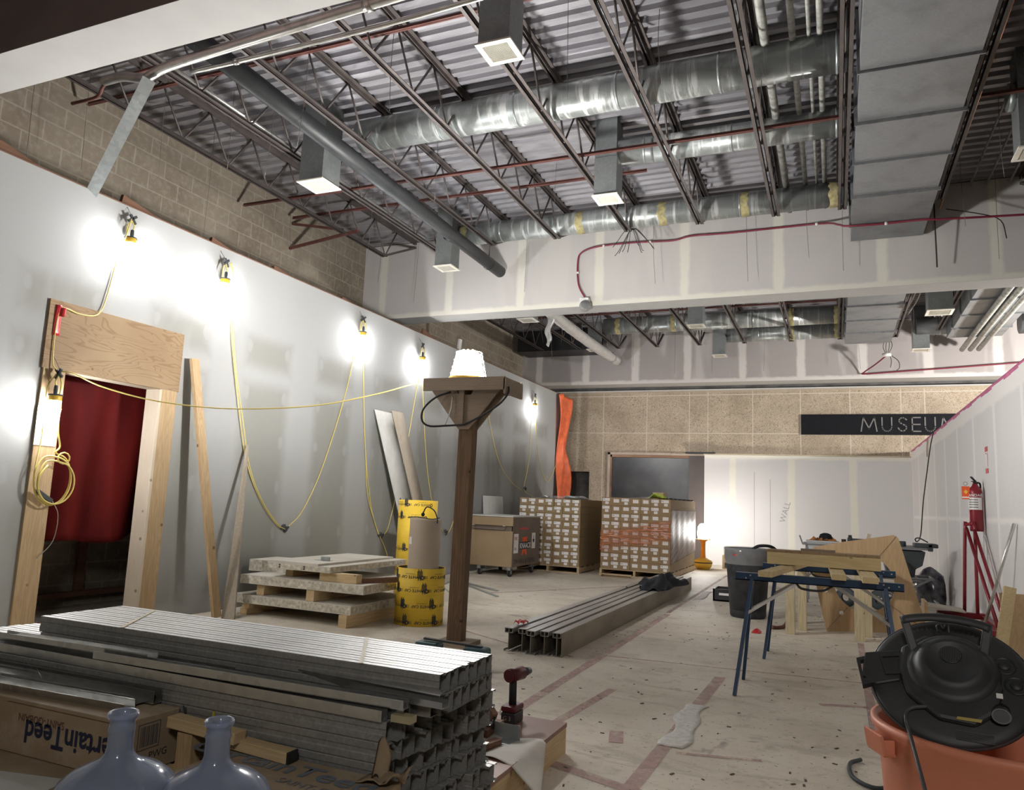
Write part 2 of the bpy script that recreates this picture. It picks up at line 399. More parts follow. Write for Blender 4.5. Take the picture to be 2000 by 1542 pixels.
# board wall under the stone
struct(MB().box(-2.68, 1.46, 17.3, 17.44, 0, 2.42), 'wall_board_far', M['dw_far'])
struct(MB().box(-2.7, 9, 17.29, 17.45, 2.425, 2.445), 'trim_2', plain('cream_edge', (.62,.53,.38), .7))
# dark display window
gl = NT('dark_glass'); gl.b.inputs['Base Color'].default_value = (.035,.037,.042,1)
wn = struct(MB().box(-4.86, -3.05, 17.47, 17.48, .4, 2.38), 'window_1', gl.fin(gl.ramp(gl.noise(1.6, None, 4), [(.35,(.035,.036,.04)),(.7,(.075,.075,.08))]), .22, 0, .5))
fr = MB(); fr.box(-4.96, -4.9, 17.40, 17.5, 0, 2.45); fr.box(-4.96, -2.68, 17.40, 17.5, 2.40, 2.45)
fr.build('window_frame', plain('pale_window_frame', (.50,.42,.35), .5), wn)
fb = MB(); fb.box(-4.9, -4.86, 17.42, 17.5, 0, 2.40); fb.box(-4.9, -3.05, 17.42, 17.5, 2.34, 2.40)
fb.build('inner_frame', plain('bronze_frame', (.22,.13,.08), .4, .4), wn)
MB().box(-3.05, -2.68, 17.42, 17.5, 0, 2.40).build('side_panel', plain('brown_grey_panel', (.125,.105,.10), .45, .3, .15, 2), wn)
MB().box(-3.10, -2.46, 17.26, 17.45, 2.44, 2.475).build('lintel_strip', M['black'], wn)
# left partition with the door opening
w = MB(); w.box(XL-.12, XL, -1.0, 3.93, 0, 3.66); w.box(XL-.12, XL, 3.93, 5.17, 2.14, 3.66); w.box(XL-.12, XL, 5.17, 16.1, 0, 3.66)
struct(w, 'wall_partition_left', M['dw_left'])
# right partition
struct(MB().box(XR, XR+.12, 3.0, 17.3, 0, 2.55), 'wall_partition_right', M['dw_right'])
tp = MB(); n = 48
for i in range(n):
    a, b = 3+14.3*i/n, 3+14.3*(i+1)/n; k = .028+.012*math.sin(i*1.7)
    tp.box(XR-.003, XR, a, b, 2.55-k, 2.553)
tp.box(XR-.003, XR+.123, 3, 17.3, 2.55, 2.556)
struct(tp, 'trim_3', plain('pink_tape', (.62,.17,.33), .6, var=.2, scale=4))
# bulkheads (boxed beams) across the hall
def bulk(n, y0, y1, m_front, m_soffit, top=5.24):
    o = struct(MB().box(XB, 9, y0, y1, 4.012, top), 'trim_%d' % n, m_front)
    s = MB().box(XB, 9, y0-.001, y1+.001, 4.01, 4.013); c = s.build('soffit', m_soffit, o); c['kind'] = 'structure'
bulk(4, 2.88, 3.22, M['brown_paint'], M['soffit'], 5.24)
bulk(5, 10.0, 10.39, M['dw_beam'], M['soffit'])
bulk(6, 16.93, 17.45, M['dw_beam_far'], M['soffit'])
# roof deck: corrugated sheet
def deck(name, y0, y1, z=5.25):
    pts = []; p = .152; y = y0
    while y < y1:
        pts += [(y, z+.038), (y+.045, z+.038), (y+.058, z), (y+.118, z), (y+.133, z+.038)]; y += p
    mb = MB(); A = [(XB-.1, a, b) for a, b in pts]; B = [(9.1, a, b) for a, b in pts]; n = len(pts)
    mb._add(A+B, [(i, i+1, n+i+1, n+i) for i in range(n-1)])
    o = struct(mb, name, M['deck'])
    return o
deck('ceiling', 3.1, 10.1); deck('ceiling_far_bay', 10.2, 17.7)
struct(MB().box(-7.3, 9.2, -4.2, 18.4, 5.36, 5.45), 'ceiling_slab', M['concrete_dark'])
# floor slab past the far wall
struct(MB().box(-7.3, 9.2, 17.9, 18.4, -.2, 5.45), 'wall_behind', M['concrete_dark'])
# ---------------------------------------------------------------- open web roof joists
def joist_label(i, bay, txt): return txt
def joist(x, ya, yb, label, zb=4.73, zt=5.245, sa=None, sb=None, left=True, group='open web steel roof joists'):
    """bottom chord from sa to sb, top chord ya..yb, rod web between"""
    t = thing('roof_joist', label, 'roof joist', (x, (ya+yb)/2, zb), group)
    b = MB(); a = .036; g = .012; th = .006
    for s in (-1, 1):
        b.box(x+s*g-(th if s < 0 else 0), x+s*g+(th if s > 0 else 0), sa, sb, zb, zb+a)
        b.box(min(x+s*g, x+s*(g+a)), max(x+s*g, x+s*(g+a)), sa, sb, zb, zb+th)
    b.bar((x, sb-.02, zb+.015), (x, yb, zt-.09), .034, .03); b.bar((x, sa+.02, zb+.015), (x, ya, zt-.09), .034, .03)
    b.build('bottom_chord', M['joist'], t)
    c = MB()
    for s in (-1, 1):
        c.box(min(x+s*g, x+s*(g+.045)), max(x+s*g, x+s*(g+.045)), ya, yb, zt-th, zt)
        c.box(x+s*g-(th if s < 0 else 0), x+s*g+(th if s > 0 else 0), ya, yb, zt-.045, zt)
    c.build('top_chord', M['joist'], t)
    w = MB(); n = max(2, round((sb-sa)/.61)); st = (sb-sa)/n
    for k in range(n):
        y = sa+k*st; w.tube([(x, y, zb+.02), (x, y+st*.5, zt-.03)], .011, 6); w.tube([(x, y+st*.5, zt-.03), (x, y+st, zb+.02)], .011, 6)
    w.tube([(x, sa, zb+.02), (x, sa-st*.45, zt-.03)], .011, 6); w.tube([(x, sb, zb+.02), (x, sb+st*.45, zt-.03)], .011, 6)
    w.build('web_rod', M['joist'], t)
    return t
JB = [(-6.11, 'brown roof joist hugging the block wall above the left partition'),
      (-5.22, 'brown roof joist with the pair of thin conduits strapped beside it'),
      (-4.33, 'brown roof joist just right of the fat black pipe'),
      (-3.38, 'brown roof joist ending above the black pipe open end, next to the bent chord tip'),
      (-2.40, 'brown roof joist passing behind the middle grille box, black wires tied at its end'),
      (-1.49, 'brown roof joist crossing the elbow of the second round duct'),
      (-.59, 'brown roof joist left of the bundle of four mottled pipes'),
      (.14, 'brown roof joist running along the left side of the wide rectangular duct'),
      (1.13, 'brown roof joist with copper line along it, right of the wide rectangular duct'),
      (2.08, 'brown roof joist farther right, ending above the boxed beam at the frame edge'),
      (3.0, 'brown roof joist beyond the right partition in the near bay')]
for x, l in JB: joist(x, 3.22, 10.0, l, sa=4.05, sb=9.15)
JF = [(-6.25, 'far bay roof joist over the black hatch near the block wall'),
      (-5.35, 'far bay roof joist left of the foil wrapped round duct'),
      (-4.45, 'far bay roof joist right above the foil wrapped duct tip'),
      (-3.57, 'far bay roof joist, second to the right of the foil wrapped duct'),
      (-2.64, 'far bay roof joist between the two small grille boxes'),
      (-1.70, 'far bay roof joist right of the hanging grille box'),
      (-.77, 'far bay roof joist midway along the twin round ducts'),
      (.16, 'far bay roof joist at the left side of the far rectangular duct'),
      (1.16, 'far bay roof joist at the right side of the far rectangular duct'),
      (1.86, 'far bay roof joist left of the second far rectangular duct'),
      (2.95, 'far bay roof joist right of the three pale parallel pipes')]
for x, l in JF: joist(x, 10.39, 16.93, l, sa=11.2, sb=16.33)
# red bridging bars
def rod_thing(name, mat, p, q, r, label, cat, group=None, n=8):
    return solo(MB().tube([p, q], r, n), name, mat, label, cat, group)
for (y, z, xa, xb, l) in ((4.82, 5.0, -6.9, .1, 'red-brown bridging bar nearest the camera, above the first grille box'),
                          (7.05, 4.80, -6.9, .12, 'red-brown bridging bar between the first two round ducts'),
                          (7.99, 4.98, -6.9, -1.9, 'red-brown bridging bar behind the middle grille box'),
                          (7.05, 4.80, 1.15, 4.5, 'red-brown bridging bar right of the wide rectangular duct'),
                          (4.82, 5.0, 1.15, 4.5, 'red-brown bridging bar at the upper right corner'),
                          (12.6, 4.95, -5.5, .1, 'red-brown bridging bar in the far bay, nearer one'),
                          (13.9, 4.90, -5.5, .1, 'red-brown bridging bar in the far bay, farther one')):
    solo(MB().box(xa, xb, y-.018, y+.018, z, z+.006).box(xa, xb, y-.003, y+.003, z, z+.036), 'bridging_bar', M['rust_red'], l, 'steel bar', 'joist bridging')
solo(MB().bar((XB+.02, 8.15, 4.98), (-6.15, 8.15, 4.80), .03, .03).bar((XB, 8.15, 4.62), (-5.9, 8.15, 4.76), .035, .035), 'wall_brace', M['rust_red'], 'red-brown brace standing off the block wall under the first joist', 'steel brace')
# round ducts
def round_duct(name, y, x0, x1, r, seams, label, mat, z=4.97, mastic=(), ratio=None):
    t = thing(name, label, 'duct', ((x0+x1)/2, y, z-r), 'round galvanised ducts')
    MB().cyl((x0, y, z), (x1, y, z), r, 40).build('duct_shell', mat, t)
    for s in seams:
        MB().lathe([(r, -.012), (r+.007, -.006), (r+.007, .006), (r, .012)], (s, y, z), 40, (1,0,0)).build('seam_ring', M['duct_new'], t)
    for s in mastic:
        mb = MB(); pr = [(r+.002, -.05), (r+.006, -.03), (r+.006, .03), (r+.002, .05)]
        mb.lathe(pr, (s, y, z), 40, (1,0,0)); mb.v = [v+Vector((.012*math.sin(v.z*60+v.y*37), 0, 0)) for v in mb.v]
        mb.build('mastic_band', M['mastic'], t)
    return t
round_duct('round_duct', 6.24, -4.55, .2, .165, (-3.6, -2.75, -1.75, -.85, .08), 'large streaked round duct nearest the camera', M['duct'])
d2 = round_duct('round_duct', 7.48, -1.72, .2, .135, (-.9, .08), 'shorter round duct with an elbow into the middle grille box', M['duct'], z=4.98)
el = MB(); cen = Vector((-1.74, 7.36, 4.96))
el.tube(smooth([(-1.70, 7.48, 4.98), (-1.85, 7.46, 4.98), (-1.98, 7.40, 4.96), (-2.1, 7.34, 4.93)], 5), .137, 32, True)
el.lathe([(.137, -.01), (.145, 0), (.137, .01)], (-1.80, 7.465, 4.98), 32, (1, .12, 0)).lathe([(.137, -.01), (.145, 0), (.137, .01)], (-1.60, 7.48, 4.98), 32, (1, 0, 0))
el.build('elbow', M['duct_new'], d2)
round_duct('round_duct', 9.16, -5.0, .2, .145, (-4.2, -1.0), 'farthest round duct of the near bay with yellow mastic bands', M['duct'], z=4.93, mastic=(-4.75, -3.05, -1.95, -.95, .05))
round_duct('round_duct', 15.0, -4.4, .2, .17, (-2.9, -1.4), 'far bay round duct with mastic patches, upper of two', M['duct'], z=4.93, mastic=(-4.1, -2.95, -.7, .1))
round_duct('round_duct', 16.15, -2.2, .2, .15, (-1.4,), 'far bay round duct, lower one ending at the hanging grille box', M['duct'], z=4.88, mastic=(-.75, .1))
round_duct('round_duct', 16.0, 1.5, 2.5, .17, (1.9,), 'far bay round duct stub right of the far rectangular duct', M['duct_trunk'], z=4.85)
round_duct('round_duct', 15.6, 3.1, 6.0, .2, (3.6,), 'far bay round duct at the right frame edge', M['duct_trunk'], z=4.75)
# square drop boxes with their ceiling grilles
def drop_box(x, y, w, zb, zt, label, eggcrate=False, ring_y=None, mat=None, tilt=0):
    t = thing('duct_drop_box', label, 'air outlet', (x, y, zb), 'square duct drops with grilles'); h = w/2
    MB().box(x-h, x+h, y-h, y+h, zb+.012, (zb+zt)/2).build('lower_sleeve', mat or M['box_galv'], t)
    MB().box(x-h+.004, x+h-.004, y-h+.004, y+h-.004, (zb+zt)/2-.01, zt).build('upper_sleeve', mat or M['box_galv'], t)
    o = h+.018; i = h-.022
    MB().ring([(-o,-o),(o,-o),(o,o),(-o,o)], [(-i,-i),(i,-i),(i,i),(-i,i)], (x, y, zb), (1,0,0), (0,1,0), (0,0,.014)).build('grille_frame', M['grille'], t)
    if eggcrate:
        g = MB(); n = 17
        for k in range(n):
            a = -i+2*i*(k+.5)/n; g.box(x+a-.0008, x+a+.0008, y-i, y+i, zb+.004, zb+.009); g.box(x-i, x+i, y+a-.0008, y+a+.0008, zb+.004, zb+.009)
        gr = g.build('eggcrate_grille', M['grille'], t)
        MB().box(x-i, x+i, y-i, y+i, zb+.0095, zb+.0115).build('filter_pad', M['grille_dark'], t)
    else:
        MB().box(x-i, x+i, y-i, y+i, zb+.004, zb+.008).build('filter_pad', M['filter'], t)
    return t
drop_box(-2.16, 4.52, .24, 4.40, 5.26, 'duct drop with open eggcrate grille, hanging nearest the camera', True)
drop_box(-4.90, 6.03, .29, 4.38, 5.26, 'duct drop with pale grille under the left end of the largest round duct')
drop_box(-2.15, 7.31, .24, 4.40, 5.26, 'duct drop with pale grille below the round duct elbow')
drop_box(-4.96, 8.98, .25, 4.40, 5.26, 'duct drop beside the open end of the black pipe, against the white beam')
drop_box(1.62, 7.25, .26, 4.33, 5.26, 'duct drop with slotted grille at the right frame edge', True)
drop_box(-4.98, 12.1, .28, 4.40, 5.26, 'far bay duct drop just showing under the beam, left end')
drop_box(-2.2, 13.2, .26, 4.40, 5.26, 'far bay duct drop in line with the middle of the beam')
drop_box(-2.17, 15.95, .25, 4.40, 5.26, 'far bay duct drop hanging against the far bulkhead')
drop_box(1.56, 13.1, .34, 4.40, 5.26, 'far bay duct drop right of the far rectangular duct, nearer one', True)
drop_box(1.58, 16.1, .28, 4.40, 5.26, 'far bay duct drop right of the far rectangular duct, farther one')
drop_box(-4.9, 15.9, .26, 4.62, 5.26, 'far bay duct drop in the shade of the black hatch')
c = thing('duct_drop_box', 'galvanised end cap of a side duct at the right frame edge', 'duct', (1.42, 7.25, 4.7), 'square duct drops with grilles')
MB().cyl((1.44, 7.25, 4.86), (1.5, 7.25, 4.86), .12, 28).build('end_cap', M['box_galv'], c)
# wide rectangular trunk ducts
def trunk(x0, x1, z0, z1, ys, label, mat):
    t = thing('rectangular_duct', label, 'duct', ((x0+x1)/2, (ys[0]+ys[-1])/2, z0), 'rectangular trunk ducts')
    for i, (a, b) in enumerate(zip(ys, ys[1:])):
        s = .006*(i % 2); mb = MB(); g = .012
        # each sheet a shallow cross-broken pan
        cx, cy = (x0+x1)/2, (a+b)/2
        mb.box(x0+s, x1-s, a+g, b-g, z0+s, z1)
        mb._add([(x0+s, a+g, z0+s), (x1-s, a+g, z0+s), (x1-s, b-g, z0+s), (x0+s, b-g, z0+s), (cx, cy, z0+s-.012)], [(0,4,1),(1,4,2),(2,4,3),(3,4,0)])
        mb.build('duct_section', mat, t)
    for y in ys[1:-1]:
        MB().box(x0-.022, x1+.022, y-.008, y+.008, z0-.022, z1).build('flange', M['joist_galv'], t)
    return t
M['joist_galv'] = galv('flange_steel', (.27,.28,.29), .45, .6, None, 20)
trunk(.235, 1.045, 4.60, 5.12, (3.25, 4.3, 5.02, 5.95, 6.8, 7.62, 8.48, 9.36, 9.95), 'wide rectangular sheet metal duct along the right of the near bay', M['duct_trunk'])
trunk(.24, 1.06, 4.56, 5.1, (10.5, 12.0, 13.0, 14.0, 15.0, 16.0), 'rectangular duct of the far bay, in line with the near one', M['duct_trunk'])
trunk(1.98, 2.86, 4.56, 5.1, (10.5, 12.0, 13.0, 14.0, 15.0, 15.8), 'second rectangular duct of the far bay under the three pale pipes', M['duct_trunk'])
# fat black pipe
t = thing('drain_pipe', 'fat black pipe running along the near bay, open end against the white beam', 'pipe', (-4.44, 6.5, 4.45))
MB().cyl((-4.36, 3.3, 4.56), (-4.46, 9.7, 4.53), .085, 32).build('pipe_shell', M['black_pipe'], t)
MB().lathe([(.085, -.03), (.092, -.025), (.092, .025), (.085, .03)], (-4.455, 8.1, 4.54), 32, (-.0157, 1, 0)).build('coupling', M['black_pipe'], t)
h = MB().lathe([(.088, -.012), (.093, 0), (.088, .012)], (-4.46, 9.3, 4.53), 28, (0,1,0)).tube([(-4.46, 9.3, 4.62), (-4.46, 9.3, 5.2)], .006, 6).build('hanger_ring', M['black'], t)
# conduit bundle beside the second joist
for dx, r, l in ((-.10, .022, 'thin steel conduit beside the second joist, left of the pair'), (-.045, .018, 'thin steel conduit beside the second joist, right of the pair')):
    rod_thing('conduit', M['conduit'], (-5.22+dx, 3.3, 4.84), (-5.22+dx, 8.85, 4.84), r, l, 'conduit', 'steel conduits')
# two bright tubes in front of the first bulkhead, swept off to the left
t = thing('conduit', 'thick bright steel tube sweeping below the near bulkhead', 'conduit', (-3.2, 3.72, 4.3), 'steel conduits')
MB().tube(smooth([(-5.35, 3.85, 4.42), (-5.05, 3.78, 4.36), (-4.75, 3.74, 4.27), (-4.45, 3.70, 4.285), (-3.6, 3.67, 4.30), (-1.6, 3.62, 4.33), (.1, 3.6, 4.34)], 6), .036, 16).build('tube', M['conduit'], t)
MB().cyl((-2.72, 3.652, 4.315), (-2.66, 3.651, 4.315), .043, 16).build('coupling', M['conduit'], t)
t = thing('conduit', 'slimmer bright tube running just past the thick one', 'conduit', (-3, 3.8, 4.2), 'steel conduits')
MB().tube(smooth([(-4.35, 3.80, 4.27), (-3.8, 3.82, 4.28), (-2.6, 3.82, 4.285), (-1.6, 3.80, 4.30), (-.2, 3.8, 4.30)], 6), .017, 12).build('tube', M['conduit'], t)
MB().cyl((-3.95, 3.815, 4.277), (-3.91, 3.815, 4.277), .024, 12).build('coupling', M['conduit'], t)
solo(MB().tube(smooth([(-6.0, 4.05, 4.45), (-5.6, 3.98, 4.40), (-5.35, 3.86, 4.40), (-5.15, 3.9, 4.46), (-4.4, 3.95, 4.52)], 6), .014, 8), 'conduit', M['rust_red'], 'red-brown thin pipe bending away behind the bright tubes', 'pipe')
# mottled vertical-looking pipes running along the bay
for i, (x, r, l) in enumerate(((-.47, .038, 'leftmost and thickest mottled pipe, next to the joist'), (-.255, .027, 'mottled pipe with rough white flecks, second from the joist'), (-.13, .016, 'thin mottled pipe, third from the joist'), (-.045, .026, 'mottled pipe with a copper tip, nearest the rectangular duct'))):
    rod_thing('service_pipe', M['pipe_ins'], (x, 3.3, 5.08), (x, 9.9, 5.08), r, l, 'pipe', 'mottled service pipes', 14)
rod_thing('copper_line', M['copper'], (1.20, 3.3, 4.79), (1.19, 9.6, 4.80), .009, 'thin copper line clipped along the joist right of the rectangular duct', 'pipe')
for i, (x, l) in enumerate(((1.55, 'thin grey pipe high in the right bay, left of three'), (1.72, 'thin grey pipe high in the right bay, middle of three'), (1.95, 'thin grey pipe high in the right bay, right of three'))):
    rod_thing('service_pipe', M['conduit'], (x, 3.3, 5.16), (x, 9.9, 5.16), .013, l, 'pipe', 'thin pipes in the right bay')
for i, (x, l) in enumerate(((2.32, 'left of the three pale parallel pipes in the far bay'), (2.46, 'middle of the three pale parallel pipes in the far bay'), (2.60, 'right of the three pale parallel pipes in the far bay'))):
    rod_thing('service_pipe', M['pipe_ins'], (x, 10.5, 4.47), (x, 16.5, 4.47), .045, l, 'pipe', 'pale pipes in the far bay', 14)
for i, (x, l) in enumerate(((1.28, 'short white conduit end by the far joist, left'), (1.36, 'short white conduit end by the far joist, middle'), (1.44, 'short white conduit end by the far joist, right'))):
    solo(MB().tube(smooth([(x, 12.0, 5.1), (x, 14.2, 5.1), (x-.05, 14.7, 5.0), (x-.16, 15.0, 4.86)], 4), .012, 8), 'conduit', M['conduit'], l, 'conduit', 'white conduit ends')
# foil jacketed duct in the far bay
t = thing('foil_duct', 'foil wrapped flexible duct hanging in the far bay, torn open at the top', 'duct', (-4.6, 14, 4.4))
mb = MB(); P = smooth([(-4.63, 11.6, 4.62), (-4.60, 12.5, 4.55), (-4.58, 14.3, 4.50), (-4.57, 16.6, 4.50)], 14)
mb.tube(P, .105, 28)
for i, v in enumerate(mb.v): mb.v[i] = v + Vector((.006*math.sin(v.y*23+v.z*31), 0, .006*math.sin(v.y*31+v.x*47)))
mb.build('jacket', M['foil'], t)
MB().grid(lambda a, b: (-4.72+.03*math.sin(b*9)+a*.16*(1-b*.5), 12.35+.05*math.sin(a*6), 4.52-b*.52-.03*math.sin(a*5)), 6, 10, (.004, .004, 0)).build('torn_flap', M['foil'], t)
MB().lathe([(.118, -.05), (.122, 0), (.118, .05)], (-4.575, 16.2, 4.50), 28, (0,1,0)).build('end_collar', M['foil'], t)
for y in (12.2, 14.0, 15.8): MB().box(-4.585, -4.575, y-.01, y+.01, 4.6, 5.26).build('hanger_strap', M['conduit'], t)
solo(MB().box(-6.9, -5.0, 16.2, 16.9, 4.72, 5.2), 'access_hatch', M['black'], 'black boxed hatch above the far bulkhead at its left end', 'hatch')
# fire alarm conduits on the bulkheads
t = thing('alarm_conduit', 'red alarm conduit crossing the near white beam', 'conduit', (-1.0, 9.95, 4.5), 'red alarm conduits')
MB().tube(smooth([(-3.22, 9.95, 4.11), (-3.33, 9.95, 4.33), (-3.35, 9.95, 4.67), (-3.29, 9.95, 4.80), (-3.04, 9.95, 4.865), (-2.5, 9.95, 4.87), (-2.0, 9.95, 4.845), (-1.74, 9.95, 4.885), (-1.2, 9.95, 4.875), (-.12, 9.93, 4.875), (.10, 9.5, 4.68), (.19, 9.27, 4.57), (.55, 9.28, 4.56), (.96, 9.27, 4.56), (1.22, 9.32, 4.56), (2.09, 9.43, 4.56), (4, 9.6, 4.55)], 5), .013, 8).build('tube', M['red_conduit'], t)
for p in ((-3.345, 9.95, 4.5), (-2.97, 9.95, 4.867), (-2.3, 9.95, 4.86), (-.15, 9.93, 4.875), (.6, 9.28, 4.56)):
    MB().sphere(p, .022, 8).build('clip', M['white_plastic'], t)
s = thing('alarm_strobe', 'round clear alarm strobe hanging at the foot of the red conduit', 'alarm', (-3.22, 9.93, 4.0))
MB().box(-3.29, -3.16, 9.90, 9.99, 4.03, 4.11).build('back_box', M['white_plastic'], s)
gs = NT('clear_dome'); MB().sphere((-3.205, 9.90, 3.985), .085, 24).build('clear_dome', gs.fin((.75,.76,.76), .08, 0, .6, Transmission_Weight=.75, IOR=1.2), s)
MB().cyl((-3.205, 9.95, 4.0), (-3.205, 9.86, 3.99), .04, 16).build('horn', M['white_plastic'], s)
w = MB(); random.seed(3)
for k in range(11):
    a = random.uniform(-.22, .22); b = random.uniform(-.1, .1); w.tube(smooth([(-2.40, 9.3, 4.86), (-2.40+a*.4, 9.35+b, 4.83-.05*random.random()), (-2.40+a, 9.4+b, 4.70-random.random()*.12), (-2.40+a*1.3, 9.4+b, 4.62-random.random()*.1)], 4), .0045, 5)
solo(w, 'cable_tangle', M['black'], 'tangle of black wires dangling from a joist tip over the red conduit', 'cable')
t = thing('alarm_conduit', 'red alarm conduit on the far bulkhead with a sharp bend back', 'conduit', (1.5, 16.8, 4.3), 'red alarm conduits')
MB().tube(smooth([(.98, 16.3, 4.35), (.80, 16.6, 4.24), (.60, 16.85, 4.13), (.62, 16.87, 4.10), (1.2, 16.87, 4.13), (2.5, 16.87, 4.20), (4.5, 16.87, 4.32)], 4), .014, 8).build('tube', M['red_conduit'], t)
s = thing('alarm_sounder', 'white round alarm sounder with loose black wires on the far red conduit', 'alarm', (1.0, 16.3, 4.34))
MB().cyl((1.0, 16.3, 4.34), (1.0, 16.3, 4.40), .085, 20).build('base_plate', M['white_plastic'], s)
w = MB()
for a in (-.06, -.01, .05, .1): w.tube(smooth([(1.0+a*.3, 16.3, 4.4), (1.0+a, 16.3, 4.55), (1.02+a*.5, 16.28, 4.70)], 4), .006, 5)
w.tube(smooth([(1.08, 16.3, 4.36), (1.2, 16.3, 4.25), (1.22, 16.3, 4.12), (1.17, 16.3, 4.06)], 4), .007, 5).tube(smooth([(1.05, 16.3, 4.4), (1.08, 16.3, 4.25), (1.06, 16.3, 4.12)], 4), .006, 5)
w.build('loose_wire', M['black'], s)
# hanger wires dangling from the deck
HW = ((-6.3, 3.9, 1.5), (-6.6, 4.6, 1.15), (-5.9, 4.9, 1.2), (-5.55, 5.4, .95), (-6.4, 6.0, 1.5), (-5.2, 5.6, 1.0), (-6.6, 7.6, .9), (-3.4, 5.0, .9), (-4.3, 5.0, 1.1), (-5.6, 8.0, 1.1), (-6.6, 8.6, 1.2), (-3.9, 6.7, .95),
      (-1.25, 5.6, .7), (-1.9, 5.2, .95), (-.5, 6.2, .7), (-2.5, 6.6, .5), (-3.0, 8.0, .9), (-.25, 9.3, 1.1), (.15, 9.75, 1.15), (-2.2, 9.75, 1.15), (-1.0, 9.8, 1.2), (-4.1, 9.8, 1.1), (-5.9, 9.75, 1.15), (-6.5, 9.6, .8),
      (1.35, 9.2, .9), (1.75, 9.6, 1.2), (1.5, 7.9, .9), (2.1, 9.7, 1.3), (-4.0, 15.9, 1.1), (-3.2, 16.4, 1.2), (-2.4, 16.5, 1.2), (-1.3, 16.4, 1.2), (.5, 16.5, 1.2), (-5.6, 15.0, 1.0), (-5.0, 14.0, .9), (1.35, 14.8, 1.0), (2.0, 15.0, 1.0))
random.seed(5)
JX = [(-6.11,'joist by the block wall'),(-5.22,'conduit joist'),(-4.44,'fat black pipe'),(-3.38,'third joist from the wall'),(-2.4,'joist behind the middle grille box'),(-1.49,'elbow duct joist'),(-.59,'joist left of the mottled pipes'),(.14,'rectangular duct'),(1.13,'copper line joist'),(2.08,'last joist at the right')]
seen = {}
for i, (x, y, L) in enumerate(HW):
    jx, jn = min(JX, key=lambda q: abs(q[0]-x)); side = 'left' if x < jx else 'right'
    zone = 'far bay' if y > 10 else 'near end' if y < 5.2 else 'middle' if y < 7.7 else 'beam end'
    lab = '%s ceiling wire %s of the %s, %s' % ('long' if L > 1 else 'short', side, jn, zone)
    if lab in seen: lab = lab.replace(' ceiling wire', ' thin ceiling wire') if seen[lab] == 1 else lab.replace(' ceiling wire', ' faint ceiling wire')
    seen[lab] = seen.get(lab, 0)+1
    L *= .92
    solo(MB().tube(smooth([(x, y, 5.24), (x+random.uniform(-.01, .01), y, 5.24-L*.5), (x+random.uniform(-.03, .03), y+random.uniform(-.02, .02), 5.24-L)], 3), .0026, 5),
         'hanger_wire', M['wire'], lab, 'wire', 'wires dangling from the roof deck')
solo(MB().tube(smooth([(1.14, 9.7, 4.9), (1.15, 9.75, 4.5), (1.16, 9.8, 4.15)], 4), .009, 6), 'cable', M['black'], 'black cable drop hanging beside the wide rectangular duct', 'cable')
solo(MB().tube(smooth([(1.25, 9.6, 4.78), (1.6, 9.7, 4.72), (1.8, 9.7, 4.62), (1.85, 9.7, 4.40)], 4), .006, 6), 'cable', M['black'], 'loose black wire curling at the upper right of the beam', 'cable')
# ---------------------------------------------------------------- wood, boards
M['pine_z'] = wood('pine_upright', (.53,.39,.235), (.40,.27,.14), 1, 'z')
M['pine_y'] = wood('pine_along', (.66,.51,.31), (.52,.37,.19), 1, 'y')
M['pine_x'] = wood('pine_across', (.66,.51,.31), (.52,.37,.19), 1, 'x')
M['pine_pale'] = wood('pale_spruce', (.70,.62,.50), (.60,.50,.38), 1, 'z', contrast=.4)
def m_ply():
    t = NT('fir_plywood'); v = t.scaled(3, 1.0, 5.5)
    n = t.noise(1.1, v, 2, .5, .9); w = t.ma('ABSOLUTE', t.ma('SUBTRACT', t.ma('FRACT', t.ma('MULTIPLY', n, 13)), .5)); k = t.sm(w, .03, .2)
    c = t.ramp(t.noise(1.6), [(.3, (.27,.18,.10)), (.7, (.34,.24,.14))]); c = t.mix(t.ma('MULTIPLY_ADD', k, .6, .4), (.20,.115,.055), c)
    vo = t.n('ShaderNodeTexVoronoi'); t.put(vo.inputs['Vector'], t.P()); vo.inputs['Scale'].default_value = 7
    c = t.mix(t.sm(vo.outputs['Distance'], .05, .10), (.20,.11,.05), c)
    return t.fin(c, .6, 0, .25)
M['ply'] = m_ply()
M['treated'] = wood('weathered_brown_post', (.185,.115,.065), (.085,.05,.03), 1, 'z', .7)
M['treated_light'] = wood('grey_brown_ply', (.34,.27,.20), (.24,.18,.13), 1, 'x', .7, .6, False)
M['old_board'] = wood('old_grey_board', (.42,.37,.30), (.30,.25,.19), 1, 'z', .8, .7)
M['brown_board'] = wood('brown_lumber', (.235,.13,.085), (.14,.07,.045), 1, 'y', .7, .7, False)
M['drywall_plain'] = plain('drywall_offcut', (.50,.49,.46), .85, var=.08)
M['cord'] = plain('yellow_cord', (.70,.57,.17), .45, var=.06, spec=.4)
M['cord_dark'] = plain('dark_cord', (.03,.03,.032), .5)
M['plug'] = plain('charcoal_plug', (.06,.068,.075), .5)
M['yellow'] = plain('yellow_plastic', (.80,.50,.06), .4, var=.06, spec=.45)
M['red_tape'] = plain('red_tape', (.55,.02,.03), .35, spec=.5)
M['paper'] = plain('white_paper', (.78,.76,.74), .7, var=.03)
M['bulb'] = emit('bulb_glow', (.98, .985, 1.0), 270)
M['lamp_glow'] = emit('lamp_glow', (1.0, .98, .95), 320)
M['floor_lamp_glow'] = emit('floor_lamp_glow', (1.0, .97, .92), 50)

